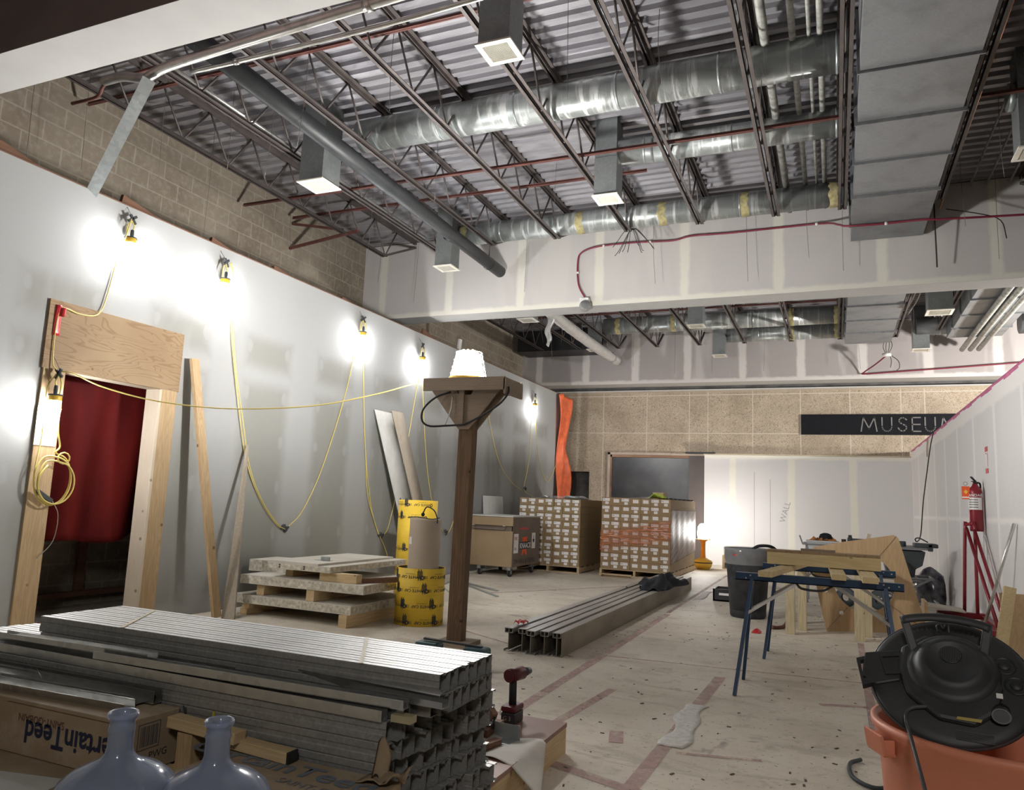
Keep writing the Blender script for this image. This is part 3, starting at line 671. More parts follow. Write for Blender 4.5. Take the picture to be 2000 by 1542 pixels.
# door opening: plywood header, jamb boards, reveal
d = struct(MB().box(-5.725, -5.705, 3.90, 4.085, 0, 2.10), 'door_1', M['pine_z'])
MB().box(-5.725, -5.703, 3.885, 5.235, 2.10, 2.655).build('plywood_header', M['ply'], d)
MB().box(-5.725, -5.703, 5.045, 5.215, 0, 2.10).build('right_casing', M['pine_z'], d)
MB().box(-5.875, -5.7035, 5.02, 5.045, 0, 2.0975).build('right_reveal', M['pine_pale'], d)
MB().box(-5.875, -5.7255, 4.06, 4.088, 0, 2.0995).build('left_reveal', M['pine_pale'], d)
MB().box(-5.875, -5.7255, 4.088, 5.02, 2.098, 2.135).build('head_reveal', M['pine_pale'], d)
sg = solo(MB().box(-5.704, -5.7025, 3.895, 4.072, 1.49, 1.80), 'paper_notice', M['paper'], 'white paper notice on the left door casing reading INSIDE', 'notice')
M['ink_red'] = plain('red_ink', (.35,.03,.06), .7); M['ink_dark'] = plain('dark_ink', (.03,.035,.05), .7)
lettering('lettering', 'INSIDE', M['ink_red'], sg, (-5.7022, 3.945, 1.605), (0,1,0), (0,0,1), .045)
# dark red tarp in the opening, stud wall and blocks behind
tarp = NT('dark_red_tarp'); tc = tarp.ramp(tarp.noise(3, tarp.scaled(1,1,.3), 3), [(.3,(.055,.004,.005)), (.7,(.11,.008,.006))]); pass
M['tarp'] = tarp.fin(tc, .75, 0, .1)
solo(MB().grid(lambda a, b: (-6.02+.05*math.sin(a*17+b*2)*(.3+b)+.03*math.sin(a*7), 3.95+a*1.45, 2.22-b*(1.42+.10*math.sin(a*PI)+.02*math.sin(a*12))), 60, 24, (-.006,0,0)), 'tarp', M['tarp'], 'dark red tarp hanging inside the doorway', 'tarp')
for y, l in ((4.35, 'dark upright stud against the block wall, near the left of the doorway'), (5.35, 'dark upright stud behind the tarp, by the right reveal'), (6.9, 'dark upright stud behind the tarp, hidden end')):
    if y < 6: solo(MB().box(-6.98, -6.94, y, y+.09, .14, 2.6), 'wall_stud', M['brown_board'], l, 'stud', 'studs behind the doorway')
solo(MB().box(-7.0, -6.9, 3.2, 7.2, .10, .145), 'sill_plate', M['brown_board'], 'long brown sill plank behind the doorway, raised off the floor', 'plank')
solo(MB().box(-6.99, -6.93, 3.3, 3.5, 0, .10), 'wood_block', M['brown_board'], 'short brown block carrying the sill plank, left end', 'block')
solo(MB().box(-6.99, -6.93, 6.9, 7.1, 0, .10), 'wood_block', M['brown_board'], 'short brown block carrying the sill plank, right end', 'block')
solo(MB().grid(lambda a, b: (-6.35+a*.14+b*.05, 4.55+b*.08, .004+.03*math.sin(a*3)*b), 4, 4, (0,0,.003)), 'tape_scrap', M['red_tape'], 'scrap of red tape on the floor inside the doorway', 'scrap')

# ---- caged work bulbs strung along the partition
def work_bulb(label):
    t = thing('work_bulb', label, 'work light', (0,0,0), 'string work lights on the left partition')
    b = MB(); b.lathe([(0,-.075), (.022,-.07), (.034,-.045), (.037,-.015), (.030,.02), (.022,.045)], (0,0,0), 20); b.build('bulb', M['bulb'], t)
    g = MB()
    for k in range(6):
        a = PI*k/3; ca, sa = math.cos(a), math.sin(a)
        g.tube(smooth([(.040*ca,.040*sa,.05), (.052*ca,.052*sa,.0), (.048*ca,.048*sa,-.06), (.02*ca,.02*sa,-.10)], 4), .0018, 5)
    g.lathe([(.0505,-.0), (.0535,.0), (.0535,.004), (.0505,.004)], (0,0,-.02), 20); g.build('cage', M['yellow'], t)
    MB().lathe([(0,.045), (.045,.045), (.047,.05), (.047,.085), (.040,.09), (0,.09)], (0,0,0), 24).build('socket_collar', M['yellow'], t)
    MB().lathe([(.052,.085), (.054,.09), (.052,.096), (.02,.10), (0,.10)], (0,0,0), 24).build('rubber_ring', M['plug'], t)
    MB().lathe([(.014,.10), (.016,.13), (.014,.165), (.008,.17)], (0,.008,0), 14).build('plug_body', M['plug'], t)
    c = MB(); c.tube(smooth([(0,.008,.165), (.0,.022,.20), (0,.0,.235), (0,-.01,.25)], 5), .0055, 8).tube(smooth([(0,-.01,.25), (0,-.045,.20), (0,-.05,.14), (0,-.042,.09), (0,-.03,.075)], 5), .0055, 8); c.build('lead', M['cord'], t)
    x = MB(); x.bar((0,-.045,.235), (0,.035,.30), .022, .018, (1,0,0)).bar((0,.03,.225), (0,-.03,.30), .022, .018, (1,0,0)); x.build('outlet_block', M['plug'], t, .003)
    MB().tube([(0,-.015,.285), (-.03,-.02,.33), (-.07,-.02,.385)], .002, 5).build('tie_wire', M['black'], t)
    return t
proto = work_bulb('caged work bulb glowing nearest the camera above the doorway, hung at the wall top'); proto.location = (-5.66, 4.50, 3.27)
def wb(x, y, z, rz, label): return dup(proto, (x, y, z), rz, label)
wb(-5.66, 5.63, 3.23, .2, 'caged work bulb hung at the wall top above the leaning stud')
wb(-5.66, 8.08, 3.23, -.2, 'caged work bulb at the wall top left of the tall lamp post')
wb(-5.66, 9.65, 3.20, .1, 'caged work bulb at the wall top just left of the big post lamp')
wb(-5.66, 14.33, 3.12, 0, 'caged work bulb farthest along the partition, next to the orange tarp')
wb(-5.645, 3.985, 1.80, PI*.5, 'caged work bulb glaring on the left door casing above the notice')

# ---- yellow cords
def cord(pts, label, conn=None, r=.0052, mat=None, extra=None):
    t = thing('extension_cord', label, 'cord', pts[len(pts)//2], 'yellow extension cords')
    P = smooth(pts, 8); MB().tube(P, r, 8).build('cable', mat or M['cord'], t)
    if conn:
        c = Vector(conn); m = MB(); m.bar(c+Vector((0,-.06,.012)), c+Vector((0,.06,.02)), .03, .026).bar(c+Vector((0,-.02,.05)), c+Vector((0,.02,-.03)), .028, .03)
        m.sphere(c+Vector((0,-.03,.03)), .02, 10).sphere(c+Vector((0,.03,.0)), .02, 10); m.build('outlet_block', M['plug'], t, .003)
    return t
W = -5.705
cord([(-5.63,4.46,3.52), (-5.64,4.44,3.38), (W,4.43,3.17), (W,4.37,2.80), (W+.0,4.33,2.66), (-5.685,4.25,2.60), (-5.685,4.12,2.585), (-5.685,4.02,2.60), (-5.685,3.96,2.58), (-5.69,3.945,2.40), (-5.685,3.955,2.15), (-5.66,3.98,2.09)], 'yellow cord from the first wall bulb down to the red tape on the plywood header')
cord([(-5.63,5.66,3.50), (-5.65,5.72,3.40), (W,5.78,3.1), (W,5.88,2.6), (W,6.05,2.0), (W,6.22,1.5), (W,6.48,1.11), (W,6.75,.86), (W,6.90,.80), (W,7.02,.85), (W,7.2,1.0), (W,7.45,1.40), (W,7.68,1.95), (W,7.9,2.6), (W,8.0,3.1), (-5.64,8.05,3.45)], 'yellow cord hanging in a deep loop between the second and third wall bulbs', (W,6.91,.79))
cord([(-5.63,5.65,3.49), (-5.655,5.74,3.36), (W+.012,5.81,3.0), (W+.012,5.93,2.45), (W+.012,6.09,1.95), (W+.012,6.26,1.45), (W+.012,6.50,1.09), (W+.012,6.77,.85), (W+.012,6.90,.79)], 'second yellow cord twisted with the deep loop below the second wall bulb')
cord([(-5.63,8.10,3.45), (W,8.20,3.1), (W,8.30,2.3), (W,8.44,1.6), (W,8.62,1.05), (W,8.83,.70), (W,8.95,.67), (W,9.08,.80), (W,9.25,1.3), (W,9.45,2.0), (W,9.62,2.8), (-5.64,9.68,3.40)], 'yellow cord hanging in a narrow loop right of the leaning panels', (W,8.90,.66))
cord([(W,8.18,3.2), (W,8.28,2.4), (W,8.40,1.75), (W,8.52,1.2), (W,8.8,.75), (W,9.02,.50), (W+.02,9.12,.30)], 'yellow cord tail running down beside the narrow loop')
cord([(-5.63,9.66,3.40), (W,9.78,3.0), (W,9.9,2.3), (W,10.12,1.5), (W,10.4,.95), (W,10.70,.68), (W,10.85,.66), (W,11.0,.8), (W,11.25,1.3), (W,11.55,2.0), (W,11.8,2.7), (W,11.95,3.2)], 'yellow cord looping behind the yellow tubes', (W,10.78,.66))
cord([(W,12.0,3.2), (W,12.15,2.8), (W,12.5,2.2), (W,12.9,1.8), (W,13.4,1.55), (W,13.9,1.42)], 'yellow cord sloping down the wall past the lamp post')
cord([(-5.63,14.34,3.35), (W,14.28,2.9), (W,14.26,2.2), (W,14.15,1.8), (W,14.02,1.50), (W+.02,14.1,1.38), (W+.08,14.3,1.33)], 'yellow cord from the farthest bulb down behind the cartons', (W+.01,14.05,1.45))
cord([(-5.63,14.40,3.33), (W,14.52,2.8), (W,14.8,2.10), (W,15.1,1.75), (W,15.35,1.66), (W,15.6,1.78), (W,15.8,2.0), (W,15.95,2.2)], 'yellow cord swag at the far end of the partition by the orange tarp', (W,15.95,2.2))
cord([(-5.64,3.985,2.08), (-5.55,4.04,2.07), (-5.37,4.17,1.98), (-5.08,4.42,1.90), (-4.72,4.73,1.875), (-4.35,5.04,1.91), (-4.03,5.31,1.98), (-3.7,5.57,2.10), (-3.50,5.72,2.19), (-3.40,5.78,2.22)], 'yellow cord strung through the air from the door casing to the lamp post')
cord([(-5.66,3.98,2.06), (-5.67,3.93,1.95), (-5.675,3.93,1.75), (-5.675,3.935,1.55), (-5.66,3.91,1.40), (-5.65,3.895,1.28), (-5.65,3.90,1.20)], 'yellow cord dropping from the casing bulb into the coil')
t = thing('cord_coil', 'coil of yellow cord hanging on the left door casing', 'cord', (-5.65, 4.04, 1.0), 'yellow extension cords')
pts = []
for k in range(3):
    for j in range(10):
        a = 2*PI*j/10; pts.append((-5.645+.012*k, 4.045+(.150-.012*(k % 2))*math.sin(a)+.01*k, 1.235+(.205-.02*k)*math.cos(a)-.015*k))
MB().tube(smooth([(-5.65,4.03,1.78), (-5.64,4.04,1.6), (-5.64,4.07,1.49)]+pts, 4), .0068, 8).build('cable', M['cord'], t)
pts = [(-5.62, 4.10+.05*math.sin(2*PI*j/10), 1.40+.045*math.cos(2*PI*j/10)) for j in range(10)]
MB().tube(pts, .006, 8, closed=True).build('small_loop', M['cord'], t)
MB().bar((-5.65,3.93,1.14), (-5.65,4.06,1.06), .03, .035).build('outlet_block', M['plug'], t, .004)
solo(MB().tube(smooth([(-5.66,4.08,1.06), (-5.66,4.14,.95), (-5.67,4.13,.75), (-5.69,4.03,.62)], 6), .003, 6), 'cable', M['conduit'], 'thin pale wire curling below the cord coil', 'cord')
solo(MB().grid(lambda a, b: (-5.698+.02*math.sin(a*PI)*(1-b), 3.93+a*.055-b*.0, 2.615-b*.245), 6, 10, (.003,0,0)).grid(lambda a, b: (-5.685+.03*math.sin(a*PI), 3.955+a*.05, 2.60-b*.07-.01*math.sin(a*5)), 5, 5, (.003,0,0)), 'tape_strip', M['red_tape'], 'red tape strip holding a cord on the plywood header', 'tape')

# ---- lamp post with its platform
px, py = -2.94, 5.86
t = thing('lamp_post', 'tall brown timber post carrying a plywood shelf for the big lamp', 'post', (px, py, 0))
MB().bar((px-.01, py, 0), (px+.01, py, 2.19), .135, .10, (0,1,0)).build('post', M['treated'], t, .004)
c0 = Vector((-3.32, 5.72, 2.155)); u = (Vector((-2.79, 6.25, 0))-Vector((-3.32, 5.72, 0))); u.z = 0
F0, F1, F2 = Vector((-3.36, 5.66, 2.15)), Vector((-2.68, 6.16, 2.15)), Vector((-2.42, 5.62, 2.15))
# square-ish shelf aligned to the hall
MB().box(-3.29, -2.53, 5.69, 6.03, 2.225, 2.245).build('shelf', M['treated_light'], t)
a = MB(); a.box(-3.30, -2.52, 5.67, 5.69, 2.135, 2.245); a.build('front_apron', M['treated_light'], t)
MB().box(-3.30, -2.52, 6.03, 6.05, 2.135, 2.245).build('rear_apron', M['treated_light'], t)
MB().box(-2.53, -2.51, 5.67, 6.05, 2.10, 2.235).build('right_cleat', M['treated_light'], t)
for y in (5.775, 5.925):
    MB().prism([(-.36, .16), (-.10, .16), (-.06, .08), (.06, .08), (.10, .16), (.36, .16), (.05, -.22), (-.05, -.22)], (px, y, 2.03), (1,0,0), (0,0,1), (0,.018,0)).build('gusset', M['treated_light'], t)
MB().box(px-.05, px, 5.755, 5.775, 1.84, 2.22).build('upright_strip', M['treated_light'], t)
k = MB(); k.bar((px, py, 0), (px, py, .035), .3, .3, (0,1,0)); k.build('foot_plate', M['treated_light'], t)
t = thing('post_lamp', 'big caged work lamp blazing on top of the timber post', 'work light', (-2.96, 5.86, 2.245))
MB().lathe([(0,.03), (.135,.03), (.14,.05), (.098,.235), (.07,.255), (0,.26)], (-2.96,5.86,2.245), 32).build('lamp_globe', M['lamp_glow'], t)
MB().lathe([(0,0), (.17,0), (.175,.012), (.165,.03), (0,.03)], (-2.96,5.86,2.245), 36).build('base_ring', M['yellow'], t)
g = MB(); M['cage_white'] = plain('pale_cage_wire', (.82,.78,.62), .4)
for k in range(8):
    a = 2*PI*k/8+.2; ca, sa = math.cos(a), math.sin(a); g.tube([(-2.96+.168*ca, 5.86+.168*sa, 2.26), (-2.96+.115*ca, 5.86+.115*sa, 2.50), (-2.96+.05*ca, 5.86+.05*sa, 2.52)], .004, 6)
for r, z in ((.158, 2.31), (.146, 2.365), (.132, 2.43), (.115, 2.50)):
    g.tube([(-2.96+r*math.cos(2*PI*k/28), 5.86+r*math.sin(2*PI*k/28), z) for k in range(28)], .0035, 6, closed=True)
g.build('cage', M['cage_white'], t)
h = MB(); h.box(-3.13, -3.01, 5.80, 5.92, 2.17, 2.225).box(-2.865, -2.76, 5.80, 5.92, 2.15, 2.225); h.build('ballast_box', M['yellow'], t, .005)
t = thing('lamp_cable', 'thick black cable looping on both sides of the lamp post shelf', 'cable', (px, 5.75, 1.9))
MB().tube(smooth([(-3.06,5.74,2.13), (-3.20,5.72,2.08), (-3.30,5.70,1.98), (-3.31,5.70,1.88), (-3.24,5.71,1.83), (-3.10,5.74,1.835), (-3.01,5.745,1.84), (-2.94,5.745,1.845), (-2.86,5.745,1.87), (-2.72,5.74,1.94), (-2.58,5.72,2.02), (-2.50,5.70,2.10), (-2.495,5.70,2.16)], 6), .009, 10).build('cable', M['cord_dark'], t)
MB().tube(smooth([(-3.05,5.76,2.1), (-3.06,5.75,1.97), (-3.10,5.74,1.84)], 4), .004, 6).build('tie_wire', M['conduit'], t)

# ---- wooden cleats along the top of the partition, steel stud leaning up
CL = ((3.40,3.98,3.79,3.66), (4.50,5.30,3.79,3.64), (5.56,6.34,3.76,3.64), (6.50,7.70,3.75,3.62), (7.8,9.0,3.74,3.62), (9.9,10.8,3.80,3.62))
nm = ('nearest the camera', 'right above the first wall bulb', 'above the second wall bulb', 'between the second and third wall bulbs', 'above the third wall bulb', 'under the near white beam')
for (a, b, z1, z2), n in zip(CL, nm):
    solo(MB().bar((-5.84, a, z1-.05), (-5.85, b, z2-.05), .038, .10), 'wood_cleat', M['brown_board'], 'brown plank end sticking up behind the partition top, %s' % n, 'plank', 'planks behind the partition top')
solo(MB().box(-5.845, -5.725, -1, 16.1, 3.66, 3.672), 'top_plate', M['brown_board'], 'long reddish plate capping the partition', 'plank')
t = thing('steel_stud', 'galvanised steel stud leaning from the partition top up to the bright tube', 'steel stud', (-5.75, 4.15, 3.64))
def cstud(mb, p, q, w, d, up=(0,0,1), lip=.006, th=.0012, flip=1):
    f = flip; pts = [(-w/2,0), (w/2,0), (w/2,-f*d), (w/2-lip,-f*d), (w/2-lip,-f*(d-th)), (w/2-th,-f*(d-th)), (w/2-th,-f*th), (-w/2+th,-f*th), (-w/2+th,-f*(d-th)), (-w/2+lip,-f*(d-th)), (-w/2+lip,-f*d), (-w/2,-f*d)]
    return mb.prof(p, q, pts, up)
mb = MB(); cstud(mb, (-5.745, 4.14, 3.63), (-4.63, 3.68, 4.20), .092, .032, (.74, -.55, -.38)); mb.build('channel', M['duct_new'], t)
s = MB(); A, B = Vector((-5.745,4.14,3.63)), Vector((-4.63,3.68,4.20)); 
for f in (.05, .22, .28, .5, .82):
    p = A.lerp(B, f); s.sphere(p+Vector((.0,-.004,.0)), .004, 6)
s.build('screw', M['conduit'], t)
solo(MB().bar((-6.5, 11.7, 0), (-6.0, 11.5, 3.98), .10, .03, (1,0,0)), 'packing_strip', M['paper'], 'white labelled strip standing behind the partition under the beam', 'strip')

# ---- things leaning on the partition
def plank(p, q, w, th, up, mat, name, label, cat, grp=None): return solo(MB().bar(p, q, w, th, up), name, M[mat], label, cat, grp, bevel=.002)
plank((-5.33, 5.60, .02), (-5.66, 5.34, 2.44), .089, .038, (1,0,0), 'pine_z', 'lumber_stud', 'pale two-by-four leaning beside the doorway', 'timber')
m = MB(); m._add([(-5.33,5.66,0), (-5.21,5.70,0), (-5.21,5.715,0), (-5.33,5.675,0), (-5.69,6.17,1.68), (-5.675,6.19,1.68), (-5.675,6.20,1.68), (-5.69,6.185,1.68)], [(0,1,5,4),(1,2,6,5),(2,3,7,6),(3,0,4,7),(4,5,6,7),(0,3,2,1)]); solo(m, 'plywood_strip', M['old_board'], 'narrow pointed plywood strip leaning right of the two-by-four', 'offcut')
solo(MB().grid(lambda a, b: (-5.40-.28*b, 9.35+a*.40-.85*b+0, .02+2.33*b), 1, 1, (.02,0,0)).box(-5.405,-5.38,9.35,9.75,.0,.022), 'drywall_offcut', M['drywall_plain'], 'brown backed drywall strip leaning left of a grey board', 'drywall panel')
solo(MB().grid(lambda a, b: (-5.34-.30*b, 9.72+a*.26-.86*b+0, .02+2.36*b), 1, 1, (.03,0,0)).box(-5.345,-5.31,9.72,9.98,.0,.022), 'plank', M['old_board'], 'weathered grey board leaning right of the drywall strip', 'plank')
solo(MB().grid(lambda a, b: (-5.615-.09*b, 12.15+a*.85-.05*b, 1.28*b), 1, 1, (.012,0,0)), 'drywall_offcut', M['drywall_plain'], 'small pale board leaning on the partition behind the tool chest', 'drywall panel')
solo(MB().grid(lambda a, b: (-5.655+.045*math.sin(a*9+b*8)+.06*a, 15.75+a*.75*(.35+.65*abs(math.sin(1.2+b*4.2)))+.25*b*(1-b), 3.62-b*2.55+.04*math.sin(a*5)), 16, 40, (.012,.004,0)), 'tarp', plain('orange_tarp', (.78,.16,.06), .5, var=.25, scale=5, spec=.4), 'crumpled orange tarp wrapped round the far end of the partition', 'tarp')
# ---------------------------------------------------------------- slab stack
M['core'] = plain('chipboard_core', (.56,.52,.43), .85, var=.35, scale=28, bump=.2)
M['core_face'] = plain('dusty_slab_face', (.60,.565,.49), .8, var=.08, scale=3)
G = 'mineral core slabs stacked by the partition'
def slab(x0, x1, y0, y1, z0, z1, rot, label, writing=False):
    t = thing('fire_door_slab', label, 'slab', ((x0+x1)/2, (y0+y1)/2, z0), G)
    MB().box(x0, x1, y0, y1, z0+.006, z1-.006).build('core', M['core'], t)
    f = MB().box(x0, x1, y0, y1, z1-.006, z1).box(x0, x1, y0, y1, z0, z0+.006); f.build('face_skin', M['core_face'], t)
    if writing: lettering('handwriting', '1 3 4 8 7 1', M['ink_dark'], t, (x1+.001, y0+.35, z0+.018), (0,1,0), (0,0,1), .05)
    t.rotation_euler = (0,0,rot); return t
slab(-5.50, -4.10, 5.97, 7.05, .112, .192, .0, 'lowest pale slab of the stack, resting on timber blocks')
slab(-5.42, -3.99, 5.97, 7.08, .302, .385, .015, 'middle pale slab of the stack with black writing on its edge', True)
slab(-5.62, -5.05, 6.3, 6.75, .385, .50, .05, 'broken slab piece on the left, leaning out of the stack')
t = slab(-5.10, -4.36, 5.97, 7.35, .470, .525, .0, 'top pale slab of the stack with a stepped edge and bolt holes')
MB().box(-5.10, -4.50, 5.97, 7.30, .525, .545).build('raised_step', M['core_face'], t)
h = MB()
for x in (-4.95, -4.66):
    for z in (.488, .508): h.sphere((x, 5.969, z), .008, 8)
h.build('bolt_hole', M['black'], t)
def block(x0, x1, y0, y1, z0, z1, label, mat='pine_y'): return solo(MB().box(x0, x1, y0, y1, z0, z1), 'timber_block', M[mat], label, 'timber block', 'timber spacers in the slab stack', bevel=.002)
block(-5.42, -5.33, 6.0, 6.9, 0, .056, 'timber spacer on the floor at the left under the lowest slab'); block(-5.40, -5.31, 6.0, 6.9, .057, .112, 'timber spacer on top of the left floor spacer')
for i, l in enumerate(('lowest', 'middle', 'topmost')): block(-4.20, -4.11, 5.93, 6.95, .0373*i, .0373*(i+1)-.0005, 'pale timber spacer at the front right corner, %s of three' % l)
block(-5.25, -5.16, 6.02, 6.9, .193, .301, 'timber spacer between lowest and middle slab, left one'); block(-4.62, -4.53, 5.98, 6.9, .193, .301, 'timber spacer between lowest and middle slab, centre one')
block(-4.52, -4.10, 6.03, 6.12, .386, .468, 'split brown timber spacer under the top slab, front right', 'pine_x'); block(-5.02, -4.93, 6.15, 7.0, .386, .468, 'timber spacer under the top slab, left one')
solo(MB().bar((-4.12, 6.14, .405), (-3.72, 6.60, .425), .03, .05), 'angle_strip', M['brown_board'], 'brown angle strip lying at the right on the middle slab', 'strip')
solo(MB().box(-4.72, -4.62, 6.3, 6.315, .545, .585).box(-4.80, -4.62, 6.3, 6.36, .545, .548), 'bent_bracket', M['duct_new'], 'small bent metal bracket on the top slab', 'bracket')

# ---------------------------------------------------------------- cylindrical forms
def m_tube():
    t = NT('yellow_form_tube'); n = t.noise(4, None, 4); c = t.ramp(n, [(.3, (.66,.43,.035)), (.7, (.80,.55,.06))])
    Z = t.xyz()[2]; s = t.ma('FRACT', t.ma('MULTIPLY', Z, 7)); c = t.mix(t.ma('MULTIPLY', t.sm(s, .04, .0), .35), c, (.40,.26,.03)); return t.fin(c, .5, 0, .3)
M['formtube'] = m_tube(); M['card_in'] = plain('brown_card_inside', (.20,.15,.11), .8)
M['kraft'] = plain('kraft_paper', (.42,.32,.21), .6, var=.08, scale=3)
def wrap_text(name, text, mat, parent, c, r, ang, z, size, flip=True, bold=.012):
    """text printed round a vertical cylinder, upside down when flip"""
    cu = bpy.data.curves.new('text', 'FONT'); cu.body = text; cu.size = 1; cu.align_x = 'CENTER'; cu.offset = bold; cu.resolution_u = 2
    o = bpy.data.objects.new('text', cu); me = bpy.data.meshes.new_from_object(o); bpy.data.objects.remove(o)
    base = Vector((0,0,0)); q = parent
    while q is not None: base = base+q.location; q = q.parent
    bm = bmesh.new(); bm.from_mesh(me); bmesh.ops.triangulate(bm, faces=bm.faces)
    bm.to_mesh(me); bm.free(); s = -1 if flip else 1
    for p in me.vertices:
        a = ang+s*p.co.x*size/r; R = r+.0015; p.co = Vector((c[0]+R*math.cos(a), c[1]+R*math.sin(a), z+s*p.co.y*size))-base
    me.materials.clear(); me.materials.append(mat); ob = bpy.data.objects.new(name, me); COL.objects.link(ob); ob.parent = parent; return ob
def form_tube(c, r, h, label, rows, a0, prints):
    t = thing('form_tube', label, 'form tube', (c[0], c[1], 0), 'yellow concrete form tubes')
    MB().lathe([(r,0), (r,h), (r-.008,h), (r-.008,0), (r,0)], (c[0],c[1],0), 56).build('tube_wall', M['formtube'], t)
    MB().lathe([(r-.009,h-.003), (r-.009,.005)], (c[0],c[1],0), 56).build('inner_lining', M['card_in'], t)
    for z, off in rows:
        for k in prints:
            a = a0+off+k*1.25
            wrap_text('print', 'WHITE CAP', M['ink_dark'], t, c, r, a, z, .038)
            wrap_text('print', '18', M['ink_dark'], t, c, r, a-.60, z, .040)
            wrap_text('print', 'CONCRETE FORM', M['ink_dark'], t, c, r, a, z+.020, .012, bold=0)
            m = MB(); R = r+.001
            aa = a+.50
            m.lathe([(.012,0), (.021,0), (.021,.0015), (.012,.0015)], (c[0]+R*math.cos(aa), c[1]+R*math.sin(aa), z-.016), 14, (math.cos(aa), math.sin(aa), 0)); m.build('print_mark', M['ink_dark'], t)
            m = MB(); 
            for q in range(7): 
                ab = a-.76-.03*q; m.obox((c[0]+R*math.cos(ab), c[1]+R*math.sin(ab), z+.01), (0,0,.035+.01*(q % 3)), (-.0022*math.sin(ab), .0022*math.cos(ab), 0), (.001*math.cos(ab), .001*math.sin(ab), 0))
            m.build('print_table', M['ink_dark'], t)
    return t
form_tube((-3.74, 6.60), .236, .535, 'short yellow form tube standing by the slab stack with card tubes inside', ((.05,.25), (.20,.1), (.345,-.25), (.47,-.45)), -1.05, (-1, 0, 1))
form_tube((-4.74, 8.2), .24, 1.17, 'tall yellow form tube standing behind the short one', ((1.13,.2), (.98,-.1), (.6,.2), (.35,0)), -1.05, (-1, 0))
t = thing('card_tube', 'large brown paper wrapped roll standing inside the short yellow tube', 'roll', (-3.70, 6.58, 0), 'rolls inside the short yellow tube')
MB().lathe([(.150,0), (.150,.99), (.142,1.0), (0,1.0)], (-3.69,6.545,0), 48).build('kraft_wrap', M['kraft'], t)
film = NT('clear_film'); M['film'] = film.fin((.8,.8,.8), .15, 0, .6, Alpha=.18)
MB().lathe([(.1525,.1), (.1525,.995)], (-3.69,6.545,0), 40).build('clear_film', M['film'], t)
MB().lathe([(.153,.76), (.153,.83)], (-3.69,6.545,0), 8, a0=-2.35, a1=-2.0).build('white_label', M['paper'], t)
MB().tube(smooth([(-3.86,6.5,1.01), (-3.75,6.48,1.02), (-3.6,6.5,1.005), (-3.54,6.55,1.02)], 5), .005, 6).build('tied_cord', M['cord_dark'], t)
MB().tube(smooth([(-3.70,6.5,1.06), (-3.66,6.5,1.12), (-3.58,6.5,1.09), (-3.53,6.48,1.02), (-3.52,6.47,.97)], 6), .006, 6).sphere((-3.70,6.5,1.045), .02, 8).build('wire_loop', M['cord_dark'], t)
t = thing('card_tube', 'second brown roll with red tape, half hidden behind the wrapped one', 'roll', (-3.84, 6.70, 0), 'rolls inside the short yellow tube')
MB().lathe([(.075,0), (.075,1.0), (.07,1.005), (0,1.005)], (-3.86,6.68,0), 36).build('kraft_wrap', M['kraft'], t)
MB().lathe([(.0765,.79), (.0765,.84)], (-3.86,6.68,0), 24).build('red_band', M['red_tape'], t)

# ---------------------------------------------------------------- jobsite chest on casters
M['chest'] = plain('tan_painted_steel', (.30,.215,.125), .5, .1, .08, 3, spec=.4)
M['chest_dk'] = plain('brown_painted_steel', (.165,.125,.10), .5, .1, .12, 3, spec=.4)
M['orange'] = plain('orange_sticker', (.80,.11,.03), .5); M['white_ink'] = plain('white_ink', (.85,.84,.82), .5)
t = thing('tool_chest', 'tan steel jobsite tool chest on casters with an orange and white maker mark', 'tool chest', (-5.16, 11.95, 0))
x0, x1, ya, yb = -5.58, -4.78, 11.33, 12.55
MB().box(x0, x1, ya, yb, .15, .72).build('body', M['chest'], t, .008)
MB().box(x0+.05, x1-.03, ya+.03, yb-.03, .71, .80).build('recess', M['chest_dk'], t)
MB().box(x0-.005, x1+.005, ya-.008, yb+.008, .80, .94).build('lid', M['chest'], t, .006)
MB().box(x0-.012, x1+.012, ya-.015, yb+.015, .945, .962).build('lid_edge', M['drywall_plain'], t)
MB().box(x1-.0, x1+.006, ya+.01, yb-.01, .16, .93).build('end_panel', M['chest_dk'], t)
hd = MB(); hd.tube([(x0+.12, ya-.004, .80), (x0+.12, ya-.03, .745), (x1-.13, ya-.03, .745), (x1-.13, ya-.004, .80)], .01, 8); hd.build('carry_handle', M['chest_dk'], t)
lt = MB()
for x in (x0+.10, x1-.15): lt.box(x-.02, x-.002, ya-.014, ya, .795, .803).box(x+.008, x+.026, ya-.014, ya, .795, .803)
lt.build('latch', M['grille'], t)
e = x1+.0075
K = MB(); K.prism([(.0,.0), (.28,.02), (.24,.055), (.30,.095), (.03,.085), (.07,.05)], (e, ya+.36, .53), (0,1,0), (0,0,1), (.001,0,0)); K.prism([(.03,.0), (.10,-.0), (.13,.045), (.17,.045), (.2,0), (.27,.0), (.24,.09), (.06,.09)], (e, ya+.36, .33), (0,1,0), (0,0,1), (.001,0,0)); K.build('maker_badge', M['orange'], t)
MB().box(e+.0008, e+.0014, ya+.30, ya+.74, .425, .545).build('badge_shadow', M['ink_dark'], t)
lettering('maker_name', 'KNAACK', M['white_ink'], t, (e+.002, ya+.305, .44), (0,1,0), (0,0,1), .125, bold=.015, sx=.95)
MB().box(e, e+.001, ya+.05, ya+.24, .37, .68).build('fire_sticker', M['paper'], t)
lettering('sticker_text', 'FIRE', M['ink_red'], t, (e+.0015, ya+.06, .58), (0,1,0), (0,0,1), .075, bold=.01); lettering('sticker_text', 'RISK', M['ink_dark'], t, (e+.0015, ya+.07, .42), (0,1,0), (0,0,1), .055)
MB().box(e, e+.001, ya+.84, ya+1.0, .42, .68).build('hand_sticker', M['paper'], t)
